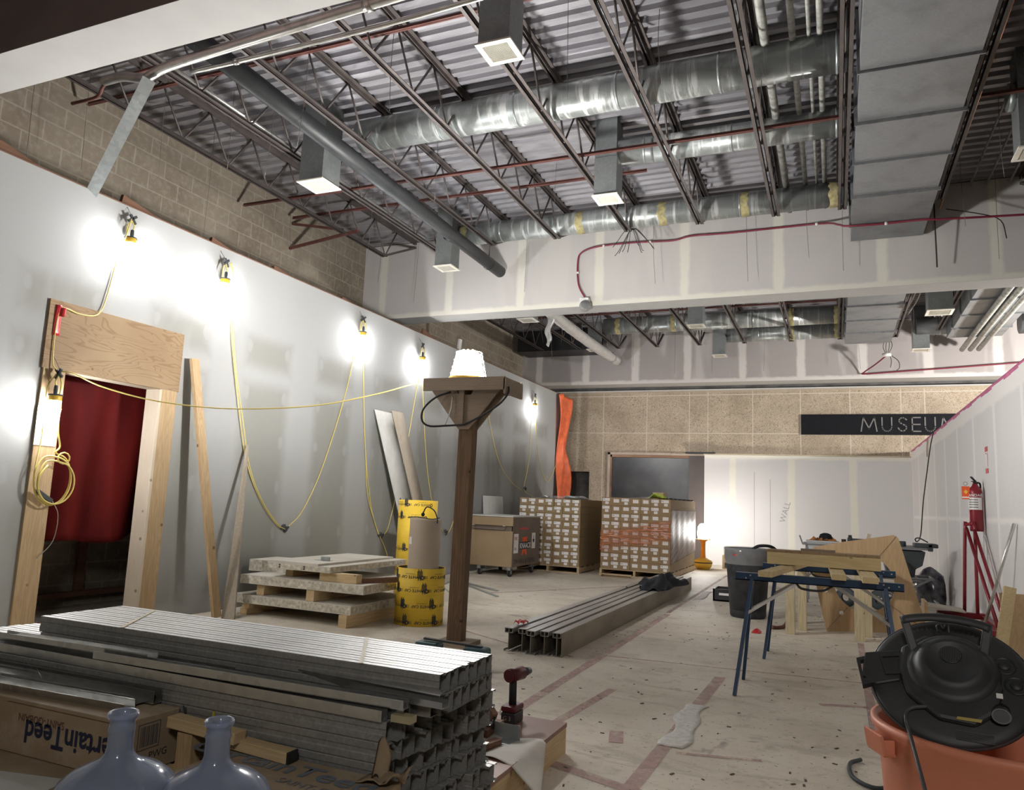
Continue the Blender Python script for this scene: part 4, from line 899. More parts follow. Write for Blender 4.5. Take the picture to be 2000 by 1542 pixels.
MB().prism([(-.02,0), (.02,0), (.045,.05), (.01,.06), (.01,.12), (-.01,.12), (-.01,.06), (-.045,.05)], (e+.001, ya+.92, .52), (0,1,0), (0,0,1), (.001,0,0)).build('pictogram', M['ink_dark'], t)
lettering('stencil_text', 'DW WALL & CEILING', M['chest_dk2'] if 'chest_dk2' in M else M['ink_dark'], t, (e, ya+.08, .20), (0,1,0), (0,0,1), .105, sx=.9)
MB().box(e, e+.001, ya+.30, ya+.66, .745, .775).build('red_strip', M['red_tape'], t)
for x, y in ((x0+.22, ya+.03), (x1-.05, ya+.03), (x1-.05, yb-.25), (x0+.15, yb-.2)):
    c = MB().box(x-.03, x+.03, y-.02, y+.08, .10, .15).box(x-.03, x-.024, y, y+.06, .04, .12).box(x+.024, x+.03, y, y+.06, .04, .12).build('caster', M['joist_galv'], t)
    MB().cyl((x-.018, y+.03, .052), (x+.018, y+.03, .052), .052, 20).build('wheel', M['black_rubber'], c)

# ---------------------------------------------------------------- pallets and cartons
M['pallet'] = wood('pallet_pine', (.55,.42,.27), (.42,.30,.18), 1, 'x', .75, .6, False)
M['carton'] = plain('carton_brown', (.30,.215,.12), .75, var=.07, scale=5); M['carton_side'] = M['carton']
M['tag_blue'] = plain('blue_grey_print', (.42,.47,.58), .7)
def pallet(x0, x1, y0, y1, h, label, mat='pallet'):
    t = thing('pallet', label, 'pallet', ((x0+x1)/2, (y0+y1)/2, 0), 'wooden pallets')
    for x in (x0, (x0+x1)/2-.02, x1-.04): MB().box(x, x+.04, y0, y1, .016, h-.016).build('stringer', M[mat], t)
    n = max(4, int((y1-y0)/.28)); w = .09
    for k in range(n):
        y = y0+(y1-y0-w)*k/(n-1)
        MB().box(x0, x1, y, y+w, h-.016, h).build('deck_board', M[mat], t)
        if k % 3 == 0 or k == n-1: MB().box(x0, x1, y, y+w, 0, .016).build('bottom_board', M[mat], t)
    return t
def carton_proto(w, h, L, kind):
    t = thing('carton', 'x', 'carton', (0,0,0)); MB().box(0, w-.002, 0, L, 0, h-.002).build('box', M['carton'], t)
    MB().box(w*.48, w*.52, -.0006, L, h-.0035, h-.0014).build('tape_seam', M['kraft'], t)
    if kind == 0:
        MB().box(w*.22, w*.78, -.0016, -.0006, h*.35, h*.78).build('shipping_label', M['paper'], t)
    else:
        MB().box(w*.06, w*.80, -.0016, -.0006, h*.52, h*.88).build('shipping_label', M['paper'], t)
        MB().box(w*.10, w*.30, -.0022, -.0016, h*.66, h*.80).build('label_print', M['tag_blue'], t)
        MB().box(w*.34, w*.70, -.0016, -.0006, h*.12, h*.45).build('small_label', M['paper'], t)
    return t
ORD = ('first', 'second', 'third', 'fourth', 'fifth', 'sixth', 'seventh', 'eighth', 'ninth', 'tenth')
def carton_stack(x0, y0, z0, w, h, L, nc, nr, which, grp, first):
    protos = [carton_proto(w, h, L, 0), carton_proto(w, h, L, 1)]; used = [False, False]
    for r in range(nr):
        for c in range(nc):
            if first(r, c): continue
            k = random.random() < .5; k = int(k); lab = '%s carton in the %s row from the top of the %s stack, %s' % (ORD[c], ORD[nr-1-r], which, 'two labels' if k else 'one label')
            j = random.uniform(-.012, .012); loc = (x0+c*w, y0+j, z0+r*h)
            if not used[k]: o = protos[k]; used[k] = True; o.location = loc; o['label'] = lab; o['group'] = grp
            else: dup(protos[k], loc, None, lab, grp)
random.seed(11)
pallet(-5.28, -4.11, 12.78, 15.2, .115, 'pallet under the unwrapped cartons beside the tool chest')
carton_stack(-5.275, 12.78, .116, .166, .1295, 2.42, 7, 9, 'unwrapped', 'cartons on the left pallet', lambda r, c: False)
pallet(-3.79, -2.56, 12.95, 15.4, .115, 'pallet under the film wrapped cartons')
carton_stack(-3.775, 12.95, .116, .1735, .1365, 2.44, 7, 9, 'film wrapped', 'cartons on the right pallet', lambda r, c: False)
# stretch film: orange reflection painted as a front band, pink-grey on the side
def m_wrap(name, axis):
    t = NT(name); X, Y, Z = t.xyz()[:3]; A = X if axis == 'x' else Y
    st = t.noise(1, t.scaled(2.5, 2.5, 26) if axis == 'x' else t.scaled(2, 2, 20), 4, .7, 1.2)
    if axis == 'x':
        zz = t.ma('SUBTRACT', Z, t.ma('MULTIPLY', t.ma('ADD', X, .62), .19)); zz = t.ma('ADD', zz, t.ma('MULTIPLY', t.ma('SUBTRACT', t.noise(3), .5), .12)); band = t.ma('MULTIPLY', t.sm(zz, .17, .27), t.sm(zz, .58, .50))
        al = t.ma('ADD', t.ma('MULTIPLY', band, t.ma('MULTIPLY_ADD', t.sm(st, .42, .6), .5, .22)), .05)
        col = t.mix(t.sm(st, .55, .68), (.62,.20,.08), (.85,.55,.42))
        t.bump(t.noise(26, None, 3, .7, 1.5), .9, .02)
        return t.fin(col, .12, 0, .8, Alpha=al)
    diag = t.ma('SUBTRACT', Z, t.ma('MULTIPLY', Y, .28)); cb = t.n('ShaderNodeCombineXYZ'); t.put(cb.inputs[0], t.ma('MULTIPLY', diag, 14)); t.put(cb.inputs[1], t.ma('MULTIPLY', Y, .6))
    st = t.noise(1.3, cb.outputs[0], 4, .7, .5); band = t.ma('MULTIPLY', t.sm(t.ma('SUBTRACT', Z, t.ma('MULTIPLY', t.ma('ADD', Y, 1.15), .05)), .04, .07), t.sm(Z, .97, .95))
    col = t.ramp(st, [(.35, (.16,.11,.10)), (.6, (.30,.235,.22)), (.75, (.42,.35,.33))]); t.bump(st, .6, .01)
    return t.fin(col, .5, 0, .25, Alpha=t.ma('MULTIPLY', band, .85))
t = thing('stretch_film', 'stretch film round the right carton stack, orange reflection painted in front, pinkish at the side', 'plastic film', (-3.17, 14.1, .2))
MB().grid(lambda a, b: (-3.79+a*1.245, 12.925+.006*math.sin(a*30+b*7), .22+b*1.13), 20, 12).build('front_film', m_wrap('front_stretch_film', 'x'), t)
MB().grid(lambda a, b: (-2.552+.004*math.sin(a*30), 12.925+a*2.5, .24+b*1.0), 20, 10).build('side_film', m_wrap('side_stretch_film', 'y'), t)
# things on top of the cartons
random.seed(4); z = 1.286
solo(MB().cyl((-4.92, 12.95, z+.022), (-4.75, 12.93, z+.022), .022, 14), 'metal_cup', M['duct_new'], 'small bright metal cup lying on the unwrapped cartons', 'cup')
solo(MB().cyl((-4.70, 13.0, z+.025), (-4.52, 12.98, z+.025), .024, 14).cyl((-4.52, 12.98, z+.025), (-4.50, 12.98, z+.025), .012, 10), 'plastic_bottle', M['film'], 'clear plastic bottle lying on the unwrapped cartons', 'bottle')
solo(MB().cyl((-4.46, 12.95, z+.028), (-4.20, 12.96, z+.028), .026, 14).cyl((-4.46, 12.95, z+.028), (-4.49, 12.95, z+.028), .013, 10), 'plastic_bottle', M['duct_new'], 'grey bottle with black cap lying on the unwrapped cartons', 'bottle')
solo(MB().grid(lambda a, b: (-4.10-.28*a, 13.0+.3*b, z+.01+.05*abs(math.sin(a*7+b*5))*math.sin(a*PI)), 12, 8, (0,0,.004)), 'plastic_bag', M['film'], 'crumpled clear plastic on the right end of the unwrapped cartons', 'plastic bag')
solo(MB().box(-5.15, -4.15, 13.05, 13.6, z, z+.006), 'cover_sheet', M['duct_trunk'], 'thin grey sheet lying over the unwrapped cartons', 'sheet')
z = 1.346; M['lime'] = plain('lime_cloth', (.55,.70,.10), .7, var=.2, scale=12)
solo(MB().grid(lambda a, b: (-2.98+.30*a, 13.05+.35*b, z+.01+.08*math.sin(a*PI)*abs(math.sin(b*6+a*4))), 10, 10, (0,0,.008)), 'safety_vest', M['lime'], 'lime safety cloth heaped on the wrapped cartons', 'vest')
solo(MB().box(-2.93, -2.73, 13.2, 13.5, z+.10, z+.112).box(-2.93, -2.75, 13.22, 13.5, z, z+.1), 'wood_offcut', M['pine_x'], 'small board on the lime cloth', 'offcut')
solo(MB().grid(lambda a, b: (-3.3+.4*a, 13.0+.4*b, z+.004+.04*a*abs(math.sin(b*3))), 6, 6, (0,0,.003)), 'plastic_bag', M['film'], 'grey plastic sheet beside the lime cloth on the wrapped cartons', 'plastic bag')
m = MB()
for k in range(7): m.sphere((-2.70+.02*k, 13.2+.32*k, z+.012), .035, 8, (1.2,1.2,.5))
solo(m, 'cable', M['black'], 'black cable lying along the right top edge of the wrapped cartons', 'cable')
# second flat pallet piece under the front of the wrapped cartons
solo(MB().box(-3.72, -3.2, 12.70, 12.80, .0, .02).box(-3.7, -3.15, 12.62, 12.70, .04, .06).box(-3.7,-3.66,12.62,12.8,.02,.04), 'broken_board', M['pallet'], 'broken pallet board sticking out before the wrapped cartons', 'board')

# ---------------------------------------------------------------- yellow floor lamp at the far wall
M['orange_plastic'] = plain('orange_plastic', (.75,.27,.03), .4, var=.05)
t = thing('floor_lamp', 'orange-yellow portable work lamp glowing on the floor beside the wrapped cartons', 'work light', (-2.47, 15.85, 0))
c = (-2.47, 15.85, 0)
MB().lathe([(0,0), (.12,0), (.17,.06), (.185,.13), (.18,.17), (.12,.20), (.06,.23), (0,.23)], c, 28).build('base_bowl', M['yellow'], t)
MB().lathe([(.186,.125), (.188,.13), (.188,.14), (.184,.145)], c, 28).build('black_band', M['black'], t)
MB().lathe([(.05,.22), (.045,.45), (.05,.55), (.10,.585), (.15,.59), (.15,.60), (0,.60)], c, 24).build('stem', M['orange_plastic'], t)
MB().lathe([(0,.602), (.10,.602), (.115,.70), (.105,.84), (.06,.90), (0,.91)], c, 24).build('lamp_globe', M['floor_lamp_glow'], t)
solo(MB().box(-2.15, -1.78, 16.3, 16.6, 0, .28), 'cardboard_box', M['carton'], 'small cardboard box on the floor behind the orange-yellow lamp', 'box')
solo(MB().prism([(0,0), (.24,0), (.22,.13), (.02,.13)], (-2.13, 16.40, .28), (1,0,0), (0,0,1), (0,.12,0)), 'cardboard_box', M['kraft'], 'smaller carton standing on the box behind the orange-yellow lamp', 'box')
# ---------------------------------------------------------------- bundle of aluminium beams on the floor
M['alu'] = plain('dull_aluminium', (.42,.40,.375), .42, .55, .18, 7, stretch=(1,.2,1)); M['alu_side'] = plain('tarnished_aluminium', (.27,.24,.19), .5, .4, .25, 5, stretch=(1,.3,1))
G = 'aluminium beams laid side by side'
ANG = .074
def alu(i, x, inv, label):
    t = thing('aluminium_beam', label, 'beam', (x, 5.86, 0), G); y0, y1 = 5.86+.03*math.sin(i*2.3), 11.8
    s = MB(); h = .185; o = x; q = lambda a: a
    def seg(mb, xa, xb, za, zb): mb.box(o+xa, o+xb, y0, y1, za if not inv else h-zb, zb if not inv else h-za)
    w = MB(); seg(w, -.003, .003, .01, h-.01)
    if i == 4: seg(w, .04, .046, .0, h-.004)
    w.build('web', M['alu_side'], t)
    f = MB(); seg(f, -.037, .037, h-.006, h) if not inv else seg(f, -.05, .05, 0, .006)
    seg(f, -.035, .035, h-.04, h-.036); seg(f, -.035, -.031, h-.04, h-.004); seg(f, .031, .035, h-.04, h-.004); f.build('top_chord', M['alu'], t)
    b = MB(); seg(b, -.04, .04, 0, .005); seg(b, -.04, -.034, 0, .018); seg(b, .034, .04, 0, .018); b.build('bottom_flange', M['alu'], t); return t
for i, (x, inv, l) in enumerate(((-2.47, False, 'aluminium beam on the left edge of the bundle, red tape on its end'), (-2.36, False, 'aluminium beam second from the left in the floor bundle'), (-2.265, False, 'aluminium beam in the middle of the floor bundle'),
        (-2.165, False, 'aluminium beam second from the right in the floor bundle'), (-2.055, False, 'aluminium beam on the right edge of the bundle with its side fully seen'))): alu(i, x, inv, l)
solo(MB().grid(lambda a, b: (-2.49+a*.09, 6.0+b*.12, .188+.035*abs(math.sin(a*6+b*4))), 6, 6, (0,0,.002)), 'tape_scrap', M['red_tape'], 'crumpled red tape on the end of the left aluminium beam', 'scrap')
def cloth_heap(name, mat, c, sx, sy, h, label, cat, seed=1, n=26):
    random.seed(seed); ph = [random.uniform(0, 6) for _ in range(8)]
    def fn(a, b):
        x, y = (a-.5)*2, (b-.5)*2; r = min(1, math.hypot(x, y)); th = math.atan2(y, x)
        rr = 1+.16*math.sin(3*th+ph[0])+.10*math.sin(5*th+ph[1]); z = h*(1-r**2.2)*(.75+.35*math.sin(4*x+ph[2])*math.cos(3*y+ph[3]))+.02*math.sin(13*x+ph[4])+.02*math.sin(11*y+ph[5]+5*x)
        k = 1/max(1, math.hypot(x, y)) if True else 1
        return (c[0]+x*sx*rr*k, c[1]+y*sy*rr*k, c[2]+max(.004, z))
    return solo(MB().grid(fn, n, n, (0,0,-.004)), name, mat, label, cat)
M['black_cloth'] = plain('black_cloth', (.012,.014,.018), .85, var=.3, scale=20)
cloth_heap('jacket', M['black_cloth'], (-2.13, 10.2, .19), .27, .75, .15, 'black jacket heaped over the far end of the aluminium beams', 'jacket', 2)
solo(MB().tube(smooth([(-2.44,9.6,.19), (-2.55,9.6,.10), (-2.62,9.5,.01), (-2.75,9.4,.008)], 4), .012, 6), 'jacket_strap', M['black_cloth'], 'black strap trailing from the jacket to the floor', 'strap')
# loose steel bits on the floor by the chest
for i, (p, q, w, l) in enumerate((((-4.95,9.95,.0),(-3.95,8.95,.0),.045,'thin steel strip on the floor, nearest of the scattered strips'), ((-5.0,10.05,.0),(-4.2,9.5,.0),.06,'short doubled steel strip on the floor beside the lamp post'), ((-5.2,9.7,.0),(-4.5,8.75,.0),.012,'thin steel wire on the floor before the tool chest'), ((-5.35,10.6,.0),(-5.0,9.3,.0),.04,'steel strip on the floor half behind the yellow tubes'))):
    p, q = Vector(p), Vector(q); solo(MB().bar(p+Vector((0,0,.006+.01*(i == 1))), q+Vector((0,0,.006)), w, .012), 'steel_strip', M['duct_new'], l, 'steel strip', 'scattered steel strips')

# ---------------------------------------------------------------- black bin with liner
t = thing('waste_bin', 'tall black waste bin with a clear liner folded over its rim', 'bin', (-.94, 9.3, 0))
M['bin'] = plain('scuffed_black_bin', (.035,.037,.042), .55, var=.5, scale=9, spec=.4)
c = (-.94, 9.32, 0)
MB().lathe([(0,.0), (.185,.0), (.20,.02), (.215,.40), (.222,.42), (.24,.60), (.262,.66), (.262,.76), (.27,.77), (.262,.78), (.25,.76), (.245,.65), (.2,.05), (0,.04)], c, 44).build('body', M['bin'], t)
MB().lathe([(.266,.60), (.272,.70), (.276,.775), (.262,.79), (.245,.77)], c, 44).build('clear_liner', M['film'], t)
hb = MB()
for s in (-1, 1): hb.box(c[0]+s*.235-.02, c[0]+s*.235+.02, c[1]-.06, c[1]+.06, .54, .60)
hb.build('handle', M['bin'], t)
MB().box(-1.08, -1.03, 9.075, 9.08, .70, .715).build('maker_label', M['red_tape'], t)
m = MB().tube(smooth([(-.88,9.2,.775), (-.8,9.15,.82), (-.68,9.2,.82), (-.62,9.3,.775)], 5), .018, 8)
solo(m, 'bag_end', M['black_cloth'], 'knotted black bag end on top of the black bin', 'bag')
t = thing('tool_crate', 'low black crate on the floor behind the black bin', 'crate', (-1.4, 10.9, 0))
mb = MB().box(-1.52, -1.15, 10.6, 11.0, 0, .02).box(-1.52, -1.50, 10.6, 11.0, 0, .16).box(-1.17, -1.15, 10.6, 11.0, 0, .16).box(-1.52, -1.15, 10.6, 10.62, 0, .16).box(-1.52, -1.15, 10.98, 11.0, 0, .16); mb.build('shell', M['black'], t)
MB().box(-1.44, -1.26, 10.596, 10.60, .08, .11).build('hand_hole', M['paper'], t)

# ---------------------------------------------------------------- folding steel trestles with timber on top
M['navy'] = plain('navy_enamel', (.018,.048,.105), .38, .2, .1, 5, spec=.5)
def trestle(x0, x1, y, h, label, spread=.25):
    t = thing('folding_trestle', label, 'trestle', ((x0+x1)/2, y, 0), 'folding trestles')
    r = MB().box(x0, x1, y-.032, y+.032, h-.052, h-.046).box(x0, x1, y-.032, y-.029, h-.052, h).box(x0, x1, y+.029, y+.032, h-.052, h).box(x0, x1, y-.03, y+.03, h-.004, h)
    r.build('top_rail', M['navy'], t)
    for xs, s in ((x0+.11, -1), (x1-.11, 1)):
        for sy in (-1, 1):
            cs = MB(); cs.bar((xs, y+sy*.018, h-.04), (xs+s*.09, y+sy*spread, .0), .042, .022, (1,0,0)); cs.build('leg', M['navy'], t)
        for sy in (-1, 1):
            MB().bar((xs+s*.025, y+sy*(.018+spread*.35), h*.66), (xs-s*.30, y+sy*.02, h-.05), .018, .004, (0,1,0)).build('brace', M['conduit'], t)
    MB().tube(smooth([((x0+x1)/2-.13, y-.02, h-.05), ((x0+x1)/2-.09, y-.02, h-.082), ((x0+x1)/2+.03, y-.02, h-.086), ((x0+x1)/2+.10, y-.02, h-.05)], 5), .008, 8).build('carry_handle', M['black'], t)
    b = MB()
    for xx in (x0+.07, x0+.10, x1-.12, x1-.09, x1-.03): b.sphere((xx, y-.033, h-.025+.012*math.sin(xx*90)), .006, 8)
    b.build('bolt', M['conduit'], t); return t
trestle(-.65, .41, 5.66, .785, 'navy blue folding trestle nearest the camera, under the timber', .27)
trestle(-.58, .45, 7.02, .775, 'navy blue folding trestle behind the first, beside the black bin', .20)
def lumber(p, q, w, th, label, mat='pine_y', up=(0,0,1)): return solo(MB().bar(p, q, w, th, up), 'lumber', M[mat], label, 'timber', 'timber on the trestles', bevel=.0025)
M['new_pine'] = wood('new_pine_y', (.68,.55,.32), (.55,.41,.21), 1, 'y'); M['new_pine_x'] = wood('new_pine_x', (.68,.56,.32), (.56,.42,.21), 1, 'x')
lumber((-.43, 5.34, .806), (-.22, 7.1, .797), .090, .038, 'two-by-four lying across the trestles, left one', 'new_pine')
lumber((.02, 5.52, .806), (-.02, 7.12, .797), .089, .038, 'two-by-four lying across the trestles, middle one', 'new_pine')
lumber((.205, 5.44, .806), (.20, 7.12, .797), .095, .038, 'two-by-four lying across the trestles, right one', 'new_pine')
z = .826
for k in range(3): lumber((-.475, 6.12+.058*k, z+.045), (.30, 6.08+.058*k, z+.045), .038, .088, 'timber on edge across the two-by-fours, %s of the front' % ('first', 'second', 'third')[k], 'new_pine_x')
solo(MB().obox((-.09, 6.16, z+.0985), (.39,-.02,0), (.004,.075,0), (0,0,.009)), 'plywood_strip', M['ply'], 'plywood strip lying on top of the edge-on timber', 'plywood')
solo(MB().obox((-.12, 6.215, z+.116), (.12,-.004,0), (.001,.02,0), (0,0,.008)), 'plywood_strip', M['treated_light'], 'small dark strip behind the plywood strip on the timber', 'offcut')
# bench of posts behind
t = thing('timber_horse', 'short timber horse with thick post legs behind the trestles', 'trestle', (-.1, 8.4, 0))
M['post_pine'] = wood('mottled_post', (.66,.57,.38), (.44,.36,.22), 1, 'z')
for (x, y, w, h) in ((-.43, 8.36, .09, .70), (-.33, 8.72, .09, .70), (.21, 8.36, .09, .70), (.29, 8.7, .09, .70)): MB().box(x-w/2, x+w/2, y-.04, y+.04, 0, h).build('leg', M['post_pine'], t, .003)
MB().box(-.5, .36, 8.38, 8.70, .70, .735).build('top_board', M['new_pine_x'], t)
solo(MB().box(-.37, -.31, 9.2, 9.30, 0, .62), 'lumber', M['old_board'], 'grey upright board behind the timber horse', 'timber')
solo(MB().tube(smooth([(-.62, 8.55, .02), (-.56, 8.6, .015), (-.5, 8.72, .03), (-.47, 8.8, .12), (-.47, 8.85, .30), (-.43, 8.9, .55)], 6), .020, 10), 'crowbar', M['rust_red'], 'rusty curved bar standing behind the left post leg', 'pry bar')
# plywood template with a round cut-out
t = thing('plywood_template', 'plywood template with a large round cut-out leaning behind the trestles', 'template', (.25, 8.9, 0))
M['ply_v'] = wood('birch_plywood', (.50,.36,.21), (.40,.26,.135), .6, 'z', .6, .8, False)
out = [(-.20,.60), (-.18,.50), (-.12,.14), (-.10,.0), (.30,.03), (.85,.07), (.80,.25), (.60,1.04), (.05,.93), (.08,.85), (-.22,.80)]
ctr = (.27,.52); R_ = .29
arc = [(ctr[0]+R_*math.cos(math.radians(a)), ctr[1]+R_*math.sin(math.radians(a))) for a in range(0, 360, 10)]
def tp_outline(n=72):
    o = []; m = len(out)
    P = [Vector((a, b)) for a, b in ((-.22,.86), (-.22,.60), (-.10,.0), (.85,.07), (.60,1.04), (.06,.93))]
    for i in range(n):
        a = 2*PI*i/n; d = Vector((math.cos(a), math.sin(a))); best = None; C0 = Vector(ctr)
        for j in range(len(P)):
            A, B = P[j], P[(j+1) % len(P)]; e = B-A; den = d.x*e.y-d.y*e.x
            if abs(den) < 1e-9: continue
            w_ = A-C0; tt = (w_.x*e.y-w_.y*e.x)/den; uu = (w_.x*d.y-w_.y*d.x)/den
            if tt > 0 and -1e-6 <= uu <= 1+1e-6 and (best is None or tt < best): best = tt
        o.append(tuple(C0+d*best))
    return o, [(ctr[0]+R_*math.cos(2*PI*i/n), ctr[1]+R_*math.sin(2*PI*i/n)) for i in range(n)]
oo, ii = tp_outline()
MB().ring(oo, ii, (0, 8.80, 0), (1,0,0), (0,.12,.993), (0,.016,0)).build('board', M['ply_v'], t)
for a, b in ((-.10,.42), (.05,.20)): MB().cyl((a, 8.798+.12*b, b*.993), (a, 8.794+.12*b, b*.993), .021, 16).build('bored_hole', M['paper'], t)
pl = MB()
for (a0, b0, a1, b1) in ((-.09,.02,.12,.27), (.59,1.02,.42,.80), (.84,.09,.45,.36)): pl.bar((a0, 8.795+.12*b0, b0*.993), (a1, 8.795+.12*b1, b1*.993), .003, .001, (0,1,0))
pl.build('pencil_line', M['ink_dark'], t)

# ---------------------------------------------------------------- table saw and its stand
M['saw_grey'] = plain('grey_cast_metal', (.22,.225,.23), .45, .4, .1, 5); M['saw_dark'] = plain('dark_grey_plastic', (.05,.06,.065), .55, var=.2, scale=8)
t = thing('table_saw', 'grey portable table saw on a wheeled tube stand against the right partition', 'saw', (.75, 11.5, 0))
MB().box(.18, 1.12, 11.2, 11.85, .80, .835).build('table_top', M['saw_grey'], t, .004)
MB().box(.28, .82, 11.17, 11.21, .835, .90).box(.22, .86, 11.3, 11.4, .835, .90).build('rip_fence', M['saw_dark'], t, .008)
MB().box(.95, 1.22, 11.18, 11.5, .835, .885).box(1.10, 1.16, 11.18, 11.22, .79, .89).build('side_wing', M['saw_dark'], t, .01)
b = MB(); b.prism([(.0,.78), (.42,.78), (.38,.60), (.30,.55), (.28,.42), (-.02,.40), (-.06,.6)], (.66, 11.25, 0), (1,0,0), (0,0,1), (0,.45,0)); b.build('motor_housing', M['saw_dark'], t, .01)
MB().lathe([(0,0), (.09,0), (.10,.02), (.08,.10), (0,.11)], (.80, 11.24, .56), 20, (0,-1,0)).build('hand_wheel', M['saw_dark'], t)
s = MB(); s.tube([(.25,11.25,.43), (1.16,11.25,.43)], .016, 8).tube([(.25,11.75,.43), (1.16,11.75,.43)], .016, 8).tube([(.25,11.25,.43), (.25,11.75,.43)], .016, 8).tube([(1.16,11.25,.43), (1.16,11.75,.43)], .016, 8)
s.tube([(.30,11.25,.43), (.95,11.2,.05)], .016, 8).tube([(1.12,11.25,.43), (.45,11.2,.05)], .016, 8).tube([(.30,11.75,.43), (.95,11.8,.05)], .016, 8).tube([(1.12,11.75,.43), (.45,11.8,.05)], .016, 8).tube([(.15,11.2,.12), (1.22,11.2,.12)], .016, 8).tube([(1.22,11.2,.12), (1.22,11.8,.12)], .016, 8)
s.box(.5, 1.0, 11.25, 11.7, .40, .435); s.build('stand_frame', M['saw_grey'], t)
for x in (.12, .52): MB().lathe([(.05,-.025), (.11,-.028), (.13,-.015), (.13,.015), (.11,.028), (.05,.025)], (x, 11.15, .135), 26, (.35,1,0)).build('wheel', M['saw_dark'], t)
t = thing('work_table', 'long low worktop with tools left of the table saw', 'table', (-.1, 11.7, 0))
MB().box(-.42, .30, 11.35, 11.9, .78, .80).build('top', M['saw_grey'], t)
for x in (-.38, .04):
    for y in (11.38, 11.84): MB().box(x, x+.03, y, y+.03, 0, .78).build('leg', M['saw_grey'], t)
t = thing('plastic_tote', 'clear plastic tote standing on the worktop behind the edge-on timber', 'tote', (-.17, 11.5, .80))
tote = NT('frosted_tote'); M['tote'] = tote.fin((.62,.64,.65), .35, 0, .5, Alpha=.75)
MB().prism([(-.17,0), (.17,0), (.20,.13), (-.20,.13)], (-.16, 11.36, .695), (1,0,0), (0,0,1), (0,.28,0)).build('tub', M['tote'], t)
MB().box(-.37, .05, 11.34, 11.66, .825, .845).build('rim', M['tote'], t)
solo(MB().obox((-.44, 11.55, .84), (.02,0,-.06), (0,.12,0), (.004,0,.0)), 'tote_lid', M['saw_grey'], 'grey lid leaning at the left of the clear tote', 'lid')
cloth_heap('safety_vest', plain('orange_green_cloth', (.42,.17,.05), .8, var=.5, scale=14), (-.14, 11.5, .846), .16, .10, .035, 'orange and green cloth spread over the clear tote', 'cloth', 5, 14)
solo(MB().lathe([(.085,0), (.088,.02), (.07,.06), (.03,.078), (0,.08)], (-.12, 11.5, .872), 20), 'black_cap', M['black_cloth'], 'black cap lying on the orange and green cloth', 'cap')
solo(MB().lathe([(0,0), (.025,0), (.030,.075), (.032,.08), (0,.083)], (.11, 11.45, .80), 16), 'paper_cup', plain('brown_cup', (.06,.035,.03), .6), 'brown paper cup beside the dark bottle on the worktop', 'cup')
t = thing('bottle', 'dark drinking bottle standing on the worktop', 'bottle', (.19, 11.45, .80))
MB().lathe([(0,0), (.034,0), (.036,.02), (.036,.09), (.024,.115), (0,.115)], (.19, 11.45, .80), 20).build('body', M['saw_dark'], t); MB().lathe([(.022,.112), (.024,.14), (0,.142)], (.19, 11.45, .80), 16).build('cap', M['black'], t)
solo(MB().obox((.42, 11.4, .93), (.02,0,-.004), (0,.05,0), (.01,0,.04)), 'wood_offcut', M['pine_pale'], 'pale offcut standing on the saw table', 'offcut')
solo(MB().sphere((.66, 11.3, .925), .07, 14, (1.2,1,.35)).box(.54, .78, 11.25, 11.38, .90, .905), 'face_shield', M['saw_grey'], 'pale rounded shield lying on the saw fence', 'shield')
solo(MB().tube(smooth([(1.38,12.74,2.50), (1.36,13.0,2.3), (1.30,13.0,1.9), (1.20,12.6,1.45), (1.10,12.0,1.0), (1.02,11.6,.90), (.98,11.45,.93), (1.02,11.4,.95), (1.12,11.35,.90)], 6), .008, 8), 'power_cord', M['cord_dark'], 'black power cord hanging from the partition top to the table saw', 'cord')
solo(MB().tube(smooth([(1.455,14.2,2.55), (1.45,14.22,2.40), (1.45,14.3,2.28), (1.45,14.4,2.24), (1.45,14.42,2.36), (1.45,14.3,2.5)], 5), .006, 6), 'hanging_loop', M['kraft'], 'pale cord loop hanging at the far top of the right partition', 'cord')
bag = NT('smoky_bag'); M['bag'] = bag.fin(bag.ramp(bag.noise(9, None, 4), [(.35,(.03,.03,.05)), (.7,(.20,.20,.23))]), .15, 0, .7)
t = thing('rubbish_bag', 'stuffed dark translucent bag slumped against the right partition by the saw', 'bag', (1.25, 12.4, 0))
mb = MB(); mb.lathe([(0,0), (.17,.01), (.20,.12), (.19,.30), (.15,.42), (.08,.50), (.03,.53), (0,.54)], (1.23, 12.3, 0), 30)
mb.v = [v+Vector((.012*math.sin(v.z*33+v.y*20), .012*math.sin(v.z*27+v.x*31), 0)) for v in mb.v]; mb.build('film', M['bag'], t)

# ---------------------------------------------------------------- right partition: red cart, extinguisher, broom, notices
M['red_enamel'] = plain('dark_red_enamel', (.22,.012,.022), .35, .1, .1, 5, spec=.5)
t = thing('panel_cart', 'dark red tubular panel cart parked by the right partition', 'cart', (1.2, 9.1, 0))
a = MB()
a.tube(smooth([(1.235,9.32,.26), (1.27,9.32,1.12), (1.285,9.31,1.165), (1.33,9.26,1.17), (1.345,9.22,1.12), (1.335,9.2,.26)], 3), .017, 10); a.build('front_hoop', M['red_enamel'], t)
a = MB().tube([(1.28,9.30,1.13), (1.37,8.35,.25)], .017, 10).tube([(1.34,9.24,1.13), (1.42,8.25,.25)], .017, 10); a.build('rear_strut', M['red_enamel'], t)
a = MB().box(.98, 1.42, 9.28, 9.36, .20, .26).box(1.38, 1.43, 8.2, 9.36, .18, .24).box(1.0, 1.42, 8.95, 9.0, .17, .22).box(.98, 1.03, 8.95, 9.36, .18, .24).box(1.15, 1.42, 8.2, 8.26, .18, .23); a.build('base_frame', M['red_enamel'], t, .004)
for x, y in ((1.03,9.0), (1.03,9.3), (1.38,8.3), (1.38,9.3)): MB().cyl((x-.015, y, .08), (x+.015, y, .08), .08, 18).build('caster', M['black_rubber'], t)
